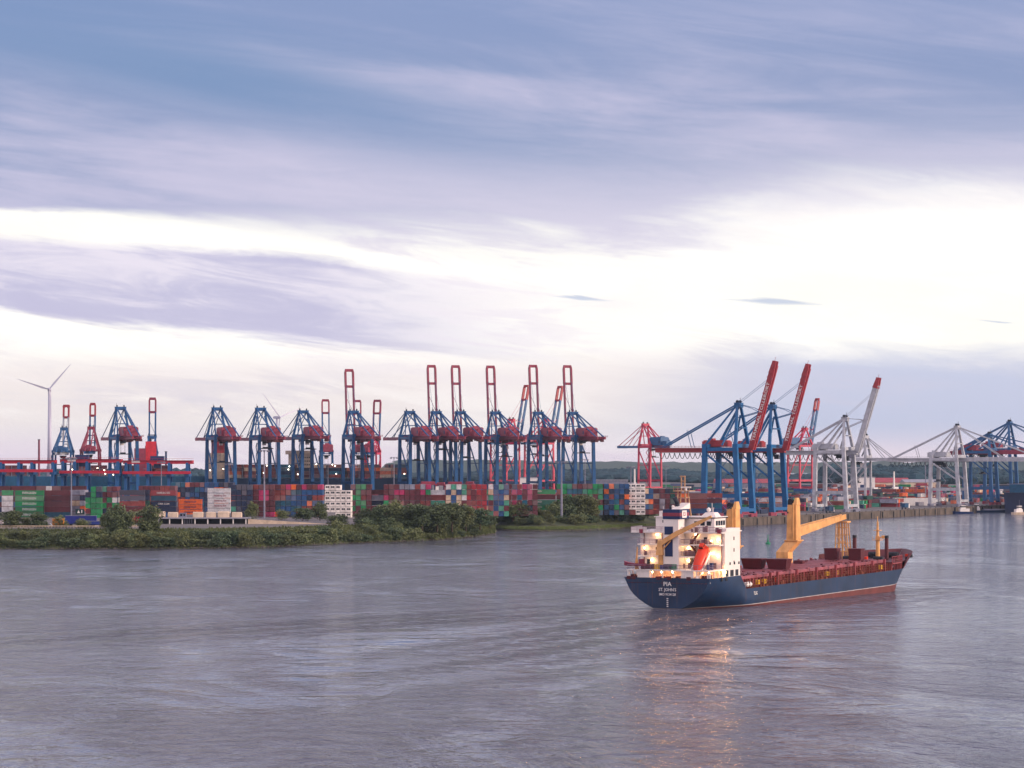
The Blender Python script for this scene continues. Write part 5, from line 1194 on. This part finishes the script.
# ------------------------------------------------------------------ light masts
def mast(px, D, z, top, r0, lab, m='silver', head=2.2):
    r = empty('light_mast', at(px, D, z), 0, lab, 'light mast', 'floodlight masts'); h = hz(top, D) - z
    mb = MB(); mb.cyl((0, 0, 0), (0, 0, h), r0, 10, r0 * .55); mb.build('pole', M[m], r)
    if head:
        mb = MB(); mb.cyl((0, 0, h), (0, 0, h + .25), head, 12)
        for k in range(8):
            a = k * math.pi / 4; c_, s_ = math.cos(a) * head, math.sin(a) * head; mb.box(c_ - .35, c_ + .35, s_ - .35, s_ + .35, h - .7, h - .05)
        mb.build('lamp_ring', M['silver'], r)
for a in [(264.3, 1400, YZ, 450.5, .5, 'tall light mast in front of the pink container columns'), (71.3, 1290, YZ, 458, .35, 'slim mast above the grey container stack at left'), (161.3, 1700, YZ, 462, .35, 'slim mast above the red container behind the shed'),
          (561.5, 1445, 6, 462, .65, 'tall grey mast rising from the trees of the second bank'), (585, 2000, YZ, 459.5, .45, 'light mast behind the last tall raised boom'), (630.8, 1600, YZ, 467, .5, 'light mast above the right refrigerated stack'),
          (551.5, 2300, YZ, 463, .45, 'thin light mast between the fourth and last tall crane'), (925.5, 2250, QZ, 460.5, .5, 'light mast left of the lowered grey crane'), (229, 1800, YZ, 464, .3, 'thin mast between the legs of the first lowered blue crane'),
          (328, 1850, YZ, 464, .3, 'thin mast in front of the distant red-tipped boom'), (394, 1800, YZ, 457.5, .35, 'light mast left of the legs of the lowered middle crane'), (353.5, 1850, YZ, 465, .28, 'thin mast below the lone raised boom'),
          (666, 2300, QZ, 466, .35, 'thin light mast left of the carmine crane pair gap'), (757, 2400, QZ, 463, .35, 'thin light mast between the two tall bright blue cranes')]: mast(*a)
mast(634.6, 2000, YZ, 469, .9, 'thick short white column right of the light mast', 'white', 0)
mast(894, 2450, QZ, 471.5, 1.1, 'thick white column in front of the distant wood', 'white', 0)
# ------------------------------------------------------------------ straddle carriers behind the stacks
def straddle(px, D, z, lab, m='crane_red'):
    r = empty('straddle_carrier', at(px, D, z), R(random.choice((0, 4, 90, 86))), lab, 'straddle carrier', 'straddle carriers')
    mb = MB()
    for x0 in (-4.4, 4.4):
        for y in (-2.3, 2.3): mb.bar((x0, y, 1), (x0, y, 12.6), .5)
    for y in (-2.3, 2.3): mb.bar((-5, y, 12.8), (5, y, 12.8), .6, .7); mb.bar((-5.2, y, 1.3), (5.2, y, 1.3), .7, .6)
    mb.bar((-4.4, -2.3, 12.8), (-4.4, 2.3, 12.8), .5); mb.bar((4.4, -2.3, 12.8), (4.4, 2.3, 12.8), .5); mb.build('frame', M[m], r)
    mb = MB()
    for x0 in (-4, -1.5, 1.5, 4):
        for y in (-2.3, 2.3): mb.cyl((x0, y - .25, .75), (x0, y + .25, .75), .75, 10)
    mb.build('wheel', M['tyre'], r); MB().box(4.2, 5.9, -3.2, -1.2, 9.6, 11.6).build('cab', M['white'], r); MB().box(-4, 4, -2, 2, 13.2, 14.4).build('engine_house', M[m], r)
straddle(428, 1640, YZ + 1.6, 'red straddle carrier above the pale containers'); straddle(441, 1660, YZ + 1, 'red straddle carrier above the pale block, second from left'); straddle(455, 1650, YZ + 1.4, 'red straddle carrier carrying on right of two others', 'crane_red'); straddle(470, 1655, YZ + 1.5, 'red straddle carrier above the bright red block')
straddle(921.5, 2140, QZ, 'dark red straddle carrier left of the lowered grey crane'); straddle(716, 1640, QZ, 'dark straddle carrier seen between the legs of the nearest blue crane', 'navy')
# ------------------------------------------------------------------ buildings and road furniture on the left bank
def shed(px0, px1, D, z0, zr, dep, lab, rm='roof_grey'):
    X0, X1 = (px0 - 512) / F * D, (px1 - 512) / F * D; w = X1 - X0; r = empty('open_shed', ((X0 + X1) / 2, D, z0), 0, lab, 'shed'); h = zr - z0; hw = w / 2
    MB().box(-hw - 1, hw + 1.6, -1, dep, h, h + .5).build('roof', M[rm], r)
    MB().box(-hw, hw, dep - .6, dep - .3, 0, h - .01).build('back_wall', M['dark'], r)
    n = 7
    for k in range(n + 1): MB().box(-hw + w * k / n - .22, -hw + w * k / n + .22, -.6, -.2, 0, h - .01).build('column', M['white'], r)
    mb = MB(); 
    for k in (2,): 
        for j in range(4): mb.box(-hw + w * k / n + 1 + j * 1.0, -hw + w * k / n + 1.15 + j * 1.0, -.5, -.4, 0, h - .02)
    mb.build('partition', M['silver'], r); return r
sh = shed(157, 246, 1262, 4.9, 9.3, 9, 'long open shed with grey flat roof and white columns on the bank')
for k, (px0, px1, hh) in enumerate(((149, 165.5, 2.6), (168, 178, 2.3), (193, 203.5, 2.4), (206.5, 216, 2.4), (218, 229.5, 2.7), (232, 242, 2.3))):
    X0, X1 = (px0 - 512) / F * 1268, (px1 - 512) / F * 1268
    r = MB(); n = 10; w = (X1 - X0) / 2; secs = []
    for x0, e in ((-w, .82), (-w * .94, 1), (w * .94, 1), (w, .82)):
        secs.append([(x0, 1.6 * math.cos(math.pi * j / 8) * e, max(.0, (hh * (.62 + .38 * math.sin(math.pi * j / 8))) * e) if 0 < j < 8 else 0.0) for j in range(9)])
    r.loft(secs); tag(r.build('canvas_cover', M['beige'], None, ((X0 + X1) / 2, 1268, 9.81)), f'beige canvas-covered load on the shed roof, {num(k)} from left', 'covered load', 'beige loads on the shed roof')
r = MB(); X = at(183, 1264).x; r.box(-1.4, 1.4, -1, 1, 0, 1.9); r.box(-1.5, 1.5, -1.1, 1.1, 1.9, 2.05); o = tag(r.build('roof_cabin', M['silver'], None, (X, 1264, 9.81)), 'small grey cabin with dark windows on the shed roof', 'cabin')
MB().box(-1.1, -.2, -1.06, -1.01, .7, 1.5).box(.3, 1.1, -1.06, -1.01, .7, 1.5).build('window', M['glass'], o)
# pale ramp with fence right of the shed
r = empty('ramp_wall', at(296, 1262, 0), 0, 'pale concrete ramp wall with a white fence right of the shed', 'wall'); w = 96 / 2 / F * 1262
mb = MB(); mb.add([(-w, 0, 4.4), (w, 0, 1.8), (w, .6, 1.8), (-w, .6, 4.4), (-w, 0, 9.2), (w, 0, 6.6), (w, .6, 6.6), (-w, .6, 9.2)], MB.BF); mb.build('panel', M['beige'], r)
mb = MB(); mb.add([(-w * .2, -8, 2.0), (w, -8, 1.0), (w, -7.5, 1.0), (-w * .2, -7.5, 2.0), (-w * .2, -8, 5.2), (w, -8, 4.2), (w, -7.5, 4.2), (-w * .2, -7.5, 5.2)], MB.BF)
for k in range(20): X = -w * .2 + (w * 1.2) * k / 20; mb.box(X, X + .3, -8.1, -8.003, 1.6, 5.0 - k * .05)
mb.build('lower_panel', M['white'], r)
mb = MB()
for k in range(34): X = -w + 2 * w * k / 33; mb.bar((X, .3, 9.2 - 2.6 * k / 33), (X, .3, 10.5 - 2.6 * k / 33), .1)
mb.bar((-w, .3, 10.5), (w, .3, 7.9), .1); mb.bar((-w, .3, 9.9), (w, .3, 7.3), .08); mb.build('railing', M['silver'], r)
# road edge rail along the bank
mb = MB(); pa, pb = at(-30, 1192), at(158, 1192)
L = (pb - pa).length; n = 60
for k in range(n): p = pa.lerp(pb, k / n); mb.box(p.x, p.x + .18, p.y, p.y + .18, 5.9, 7.9)
mb.bar(pa + Vector((0, -.1, 7.7)), pb + Vector((0, -.1, 7.7)), .12, .35); mb.bar(pa + Vector((0, -.1, 6.9)), pb + Vector((0, -.1, 6.9)), .1, .2); tag(mb.build('guard_rail', M['beige']), 'long pale guard rail along the road above the bank at left', 'guard rail')
road = MB(); a0, a1 = at(-60, 1194, 7.004), at(250, 1200, 7.004); road.add([a0, a1, a1 + Vector((0, 12, 0)), a0 + Vector((0, 12, 0))], [(0, 1, 2, 3)]); road.build('road', M['asphalt'], kind='structure')
MB().add([a0 + Vector((0, 5.9, .004)), a1 + Vector((0, 5.9, .004)), a1 + Vector((0, 6.1, .004)), a0 + Vector((0, 6.1, .004))], [(0, 1, 2, 3)]).build('road_marking', M['white'], kind='structure')
# kerb wall at the left end
tag(MB().box(-10, 12, -.4, .4, -2.6, 0).build('retaining_wall', M['concrete'], None, at(4, 1188, 7.2)), 'short pale retaining wall below the road at the left edge', 'wall')
# site cabin
r = empty('site_cabin', at(58.5, 1200, YZ), 0, 'small orange site cabin on a blue base beside the road', 'cabin'); MB().box(-2.4, 2.4, -1.2, 1.2, .9, 3.6).build('body', mat('cabin orange', (226, 142, 62), .6), r); MB().box(-2.2, 2.2, -1.15, 1.15, .05, .899).build('base', M['navy'], r)
MB().box(.0, .9, -1.26, -1.205, 2.0, 3.0).box(1.2, 2.1, -1.26, -1.205, 2.0, 3.0).build('window', M['glass'], r); MB().box(-2.5, 2.5, -1.3, 1.3, 3.6, 3.75).build('roof', M['beige'], r)
def car(px, D, z, rz, c, lab, van=False):
    r = empty('parked_car', at(px, D, z), R(rz), lab, 'car', 'cars parked near the road')
    pr = [(-2.1, .35), (-2.15, .75), (-1.9, 1.0), (-1.2, 1.42), (.5, 1.45), (1.25, 1.0), (2.05, .85), (2.15, .4)] if not van else [(-2.4, .4), (-2.45, 1.2), (-2.35, 2.0), (1.3, 2.05), (1.8, 1.3), (2.4, 1.1), (2.45, .4), (2.3, .35)]
    mb = MB(); mb.loft([[(a, y, b if b < 1.05 or abs(y) < .8 else b) for a, b in pr] for y in (-.86, -.8, .8, .86)]); mb.build('body', mat('car ' + str(c), c, .3), r)
    mb = MB(); mb.add([(-1.45, -.88, 1.02), (.9, -.88, 1.02), (.45, -.88, 1.34), (-1.1, -.88, 1.34)], [(0, 1, 2, 3)]); mb.add([(-1.45, .88, 1.02), (.9, .88, 1.02), (.45, .88, 1.34), (-1.1, .88, 1.34)], [(3, 2, 1, 0)]); mb.build('window', M['glass'], r)
    for a in (-1.35, 1.35):
        for y in (-.75, .75): MB().cyl((a, y - .1, .33), (a, y + .1, .33), .33, 10).build('wheel', M['tyre'], r)
for i, (px, D, c, lab) in enumerate([(42.5, 1203, (150, 170, 200), 'pale blue car parked left of the orange site cabin'), (47.5, 1206, (196, 196, 204), 'silver car parked next to the orange site cabin'), (30, 1209, (60, 66, 84), 'dark car between the trees at the left'), 
      (165, 1243, (150, 40, 50), 'red car before the left end of the long shed'), (172, 1243, (200, 196, 200), 'white car before the shed, second from left'), (180, 1243, (140, 46, 50), 'dark red car before the shed, third from left'), (190, 1244, (150, 140, 150), 'grey car before the middle of the shed'),
      (203, 1244, (206, 200, 204), 'white car before the middle of the shed'), (222, 1244, (212, 90, 60), 'orange car before the right half of the shed'), (231, 1246, (210, 206, 210), 'white car before the right end of the shed'), (252, 1246, (160, 60, 56), 'red car parked before the ramp wall'), (262, 1247, (90, 96, 116), 'grey car parked before the ramp wall'), (270, 1247, (200, 200, 206), 'white car parked before the ramp wall')]):
    car(px, D, 7.01 if D < 1215 else 4.8, 180 * (i % 2) + random.uniform(-6, 6), c, lab)
MB().box(-60, 26, -6, 22, -3, 0).build('parking_ground', M['asphalt'], None, at(228, 1244, 4.8), kind='structure')
def trailer(px0, px1, D, h, c, lab, z=7.01):
    w = (px1 - px0) / F * D / 2; r = empty('trailer', at((px0 + px1) / 2, D, z), 0, lab, 'trailer'); MB().box(-w, w, -1.25, 1.25, 1.1, 1.1 + h).build('body', mat('trailer ' + str(c), c, .5), r); MB().box(-w, w, -1.2, 1.2, .85, 1.095).build('chassis', M['dark'], r)
    for a in (-w + 1, -w + 2.3, w - 1.4):
        for y in (-1, 1): MB().cyl((a, y - .15, .5), (a, y + .15, .5), .5, 10).build('wheel', M['tyre'], r)
    MB().box(-w - .03, w + .03, -1.28, 1.28, 1.105 + h, 1.25 + h).build('roof_edge', M['silver'], r)
trailer(65.5, 96.5, 1216, 3.3, (28, 40, 130), 'long blue trailer parked beyond the road'); trailer(86, 103.5, 1203, 1.3, (40, 60, 140), 'low blue flatbed trailer by the road'); trailer(127, 143, 1222, 3.4, (160, 36, 66), 'crimson trailer between the two round dark trees'); trailer(0, 3, 1203, 1.6, (210, 200, 200), 'white van box cut by the left edge')
r = empty('road_sign', at(80, 1222, 7), 0, 'dark green sign with white symbol above the blue trailer', 'sign'); MB().box(-1.9, 1.9, -.08, .08, 5.0, 7.2).build('panel', M['dark'] if False else mat('sign green', (16, 50, 58), .5), r)
MB().add([(-1.2, -.1, 5.5), (.0, -.1, 5.5), (-.6, -.1, 6.8)], [(0, 1, 2)]).add([(.6, -.1, 5.5), (.95, -.1, 5.5), (.95, -.1, 6.8), (.6, -.1, 6.8)], [(0, 1, 2, 3)]).build('symbol', M['white'], r); MB().box(-.12, .12, .081, .2, 0, 7).build('post', M['silver'], r)
# ------------------------------------------------------------------ right terminal buildings, boats, buoy
def building(px0, px1, D, z0, h, dep, m, rm, lab, gable=0.0):
    w = (px1 - px0) / F * D / 2; r = empty('warehouse', at((px0 + px1) / 2, D, z0), 0, lab, 'warehouse'); MB().box(-w, w, 0, dep, 0, h).build('wall', M[m], r)
    MB().loft([[(-w - .5, -.5, h), (-w - .5, dep / 2, h + gable), (-w - .5, dep + .5, h), (-w - .5, dep / 2, h - .01)], [(w + .5, -.5, h), (w + .5, dep / 2, h + gable), (w + .5, dep + .5, h), (w + .5, dep / 2, h - .01)]]).build('roof', M[rm], r) if gable else MB().box(-w - .4, w + .4, -.4, dep + .4, h, h + .6).build('roof', M[rm], r)
    for k in range(int(w / 5)): MB().box(-w + 2 + k * 10, -w + 6 + k * 10, -.06, -.003, .1, h * .6).build('door', M['navy'], r)
building(649, 702, 1640, YZ, 9.5, 40, 'roof_grey', 'roof_grey', 'long grey roofed hall behind the cargo ship funnel')
building(520, 540, 2750, YZ, 12, 30, 'white', 'roof_grey', 'white building seen low between the crane legs'); building(594, 628, 3000, 5, 10, 30, 'silver', 'roof_grey', 'pale long building before the wood in the middle')
building(858, 875, 2600, QZ, 16, 30, 'white', 'roof_grey', 'white block behind the smaller pale crane'); building(865, 910, 3100, QZ, 8, 40, 'beige', 'boom_red', 'red-roofed pale hall before the right wood', 5); building(905, 938, 3000, QZ, 9, 40, 'beige', 'roof_grey', 'beige hall left of the lowered grey crane', 3)
building(716, 770, 2900, QZ, 9, 40, 'silver', 'boom_red', 'pale hall seen between the bright blue crane legs', 4)
for k, (px0, px1, s) in enumerate(((680, 706, 2050), (775, 792, 2150), (893, 936, 2000), (828, 842, 2250))):
    w = (px1 - px0) / F * s / 2; MB().box(-w, w, -3, 3, 0, 3.2 + k).build('white_hall', M['white'], None, at((px0 + px1) / 2, s, QZ), label=['white flat-roofed hall left of the nearest blue crane', 'white hall right of the two bright blue cranes', 'long white hall beyond the near right container rows', 'white hall between the grey crane legs'][k], cat='hall')
# green buoy
r = empty('channel_buoy', at(768, H * F / (544 - HY), 0), 0, 'green conical channel buoy floating beyond the ship', 'buoy')
MB().lathe([(.5, -.6), (1.05, -.2), (1.05, .55), (.85, .7), (.5, .9)], 14).build('float', M['green'], r, smooth=False); MB().lathe([(.42, .9), (.2, 2.6), (.12, 3.2)], 8).build('tower', M['green'], r); MB().lathe([(.04, 3.2), (.34, 3.3), (.02, 4.0)], 8).build('top_mark', M['green'], r)
def boat(p, rz, L, w, hm, lab, cabx, cabl, low=False, cat='boat', name='harbour_boat'):
    r = empty(name, p, rz, lab, cat); mb = MB(); fb = 1.4
    mb.loft([[(x0, -w * k / 2, fb + s), (x0, -w * k * .38, -.6), (x0, w * k * .38, -.6), (x0, w * k / 2, fb + s)] for x0, k, s in ((-L / 2, .8, 0), (-L * .4, 1, 0), (L * .25, 1, .2), (L * .42, .6, .7), (L / 2, .05, 1.1))]); mb.build('hull', M[hm], r)
    MB().box(cabx, cabx + cabl * .8, -w * .3, w * .3, fb + .01, fb + 2.0).build('cabin', M['white'], r); MB().box(cabx + cabl * .3, cabx + cabl * .7, -w * .26, w * .26, fb + 2.01, fb + 4.2).build('wheelhouse', M['white'], r)
    mb = MB(); mb.box(cabx + cabl * .3 - .03, cabx + cabl * .7 + .03, -w * .26 - .03, w * .26 + .03, fb + 2.9, fb + 3.7); mb.build('window', M['glass'], r); MB().cyl((cabx + cabl * .5, 0, fb + 4.2), (cabx + cabl * .5, 0, fb + 8), .1, 6).build('mast', M['silver'], r)
    return r
pb_ = q(on_quay(946) + 2, 9, 0); boat(Vector((pb_.x, pb_.y, 0)), R(190), 17, 5, 'navy', 'small blue and white harbour boat moored at the right quay wall', -6, 8)
pb_ = q(on_quay(972), 11, 0); r = boat(Vector((pb_.x + 2, pb_.y, 0)), R(8), 30, 7, 'hull_navy', 'dark barge with grey deck right of the small blue and white boat', -13, 6, cat='barge', name='barge'); MB().box(-5, 11, -2.6, 2.6, 1.41, 2.4).build('hatch', M['silver'], r)
pa_ = at(1022, 1940, 0); r4, h4 = berthed('container_ship', 'dark blue container ship hull cut off by the right edge', pa_, pa_ + QD * 210, 28, 0, 13.5, mat('night blue hull', (28, 40, 76), .5, var=.4, scale=.1), lambda t, rn: rn.choice((1, 2, 2)), 15)
MB().box(2, 9, -9, 9, 13.5, 19).build('accommodation', M['teal'], r4)
pt_ = at(1022, 1880, 0); boat(pt_, R(20), 14, 5, 'beige', 'beige workboat cut by the right edge below the dark hull', -5, 6)
for i, (s_, lab) in enumerate(((40, 'short lamp post on the quay edge behind the ship crane'), (150, 'short lamp post on the quay edge right of the grey crane legs'), (215, 'short lamp post on the quay edge before the long white hall'), (290, 'short lamp post on the quay edge left of the small blue and white boat'))):
    p = q(s_, -3); r = empty('lamp_post', p, 0, lab, 'lamp post', 'lamp posts on the quay edge'); MB().cyl((0, 0, 0), (0, 0, 9), .16, 8, .1).build('pole', M['silver'], r); MB().box(-.2, 1.4, -.2, .2, 8.9, 9.15).build('lamp_head', M['silver'], r)
mb = MB()
for k in range(45): p = q(-20 + k * 12, 3.4); mb.cyl(p, p + Vector((0, 0, .7)), .35, 8)
for k in range(14): p = q(-10 + k * 40, 5.35, 0); mb.box(p.x - .2, p.x + .2, p.y - .3, p.y + .3, .1, 4.2)
tag(mb.build('quay_fittings', M['dark'], kind='stuff'), 'dark bollards and ladders along the edge of the stone quay', 'bollards')
# truck-like vehicles along the right quay
for k, (px, c) in enumerate(((913, (20, 70, 110)), (838, (24, 60, 96)))):
    s = on_quay(px + 4); p = q(s + 4, -9); w = 2.6
    r = empty('lorry', p, math.atan2(.906, .423), ['teal lorry', 'navy lorry'][k] + ' parked on the right quay apron', 'lorry', 'lorries on the quay apron')
    MB().box(-4.5, 3.4, -1.25, 1.25, 1.0, 3.7).build('load_box', mat('lorry ' + str(c), c, .5), r); MB().box(3.6, 5.6, -1.2, 1.2, .6, 3.1, (3.6, 5.2, -1.2, 1.2)).build('cab', M['white'], r)
    for a in (-3.5, -2.2, 4.6):
        for y in (-1, 1): MB().cyl((a, y - .15, .5), (a, y + .15, .5), .5, 8).build('wheel', M['tyre'], r)
# ------------------------------------------------------------------ air
if HAZE:
    m = bpy.data.materials.new('air'); m.use_nodes = True; nt = m.node_tree; nt.nodes.clear(); o = nt.nodes.new('ShaderNodeOutputMaterial'); v = nt.nodes.new('ShaderNodeVolumePrincipled')
    v.inputs['Color'].default_value = (.62, .80, 1.0, 1); v.inputs['Density'].default_value = HAZE; v.inputs['Anisotropy'].default_value = .2; nt.links.new(v.outputs[0], o.inputs['Volume'])
    MB().box(-9500, 9500, -500, 11200, -6, 160).build('haze', m, kind='stuff')
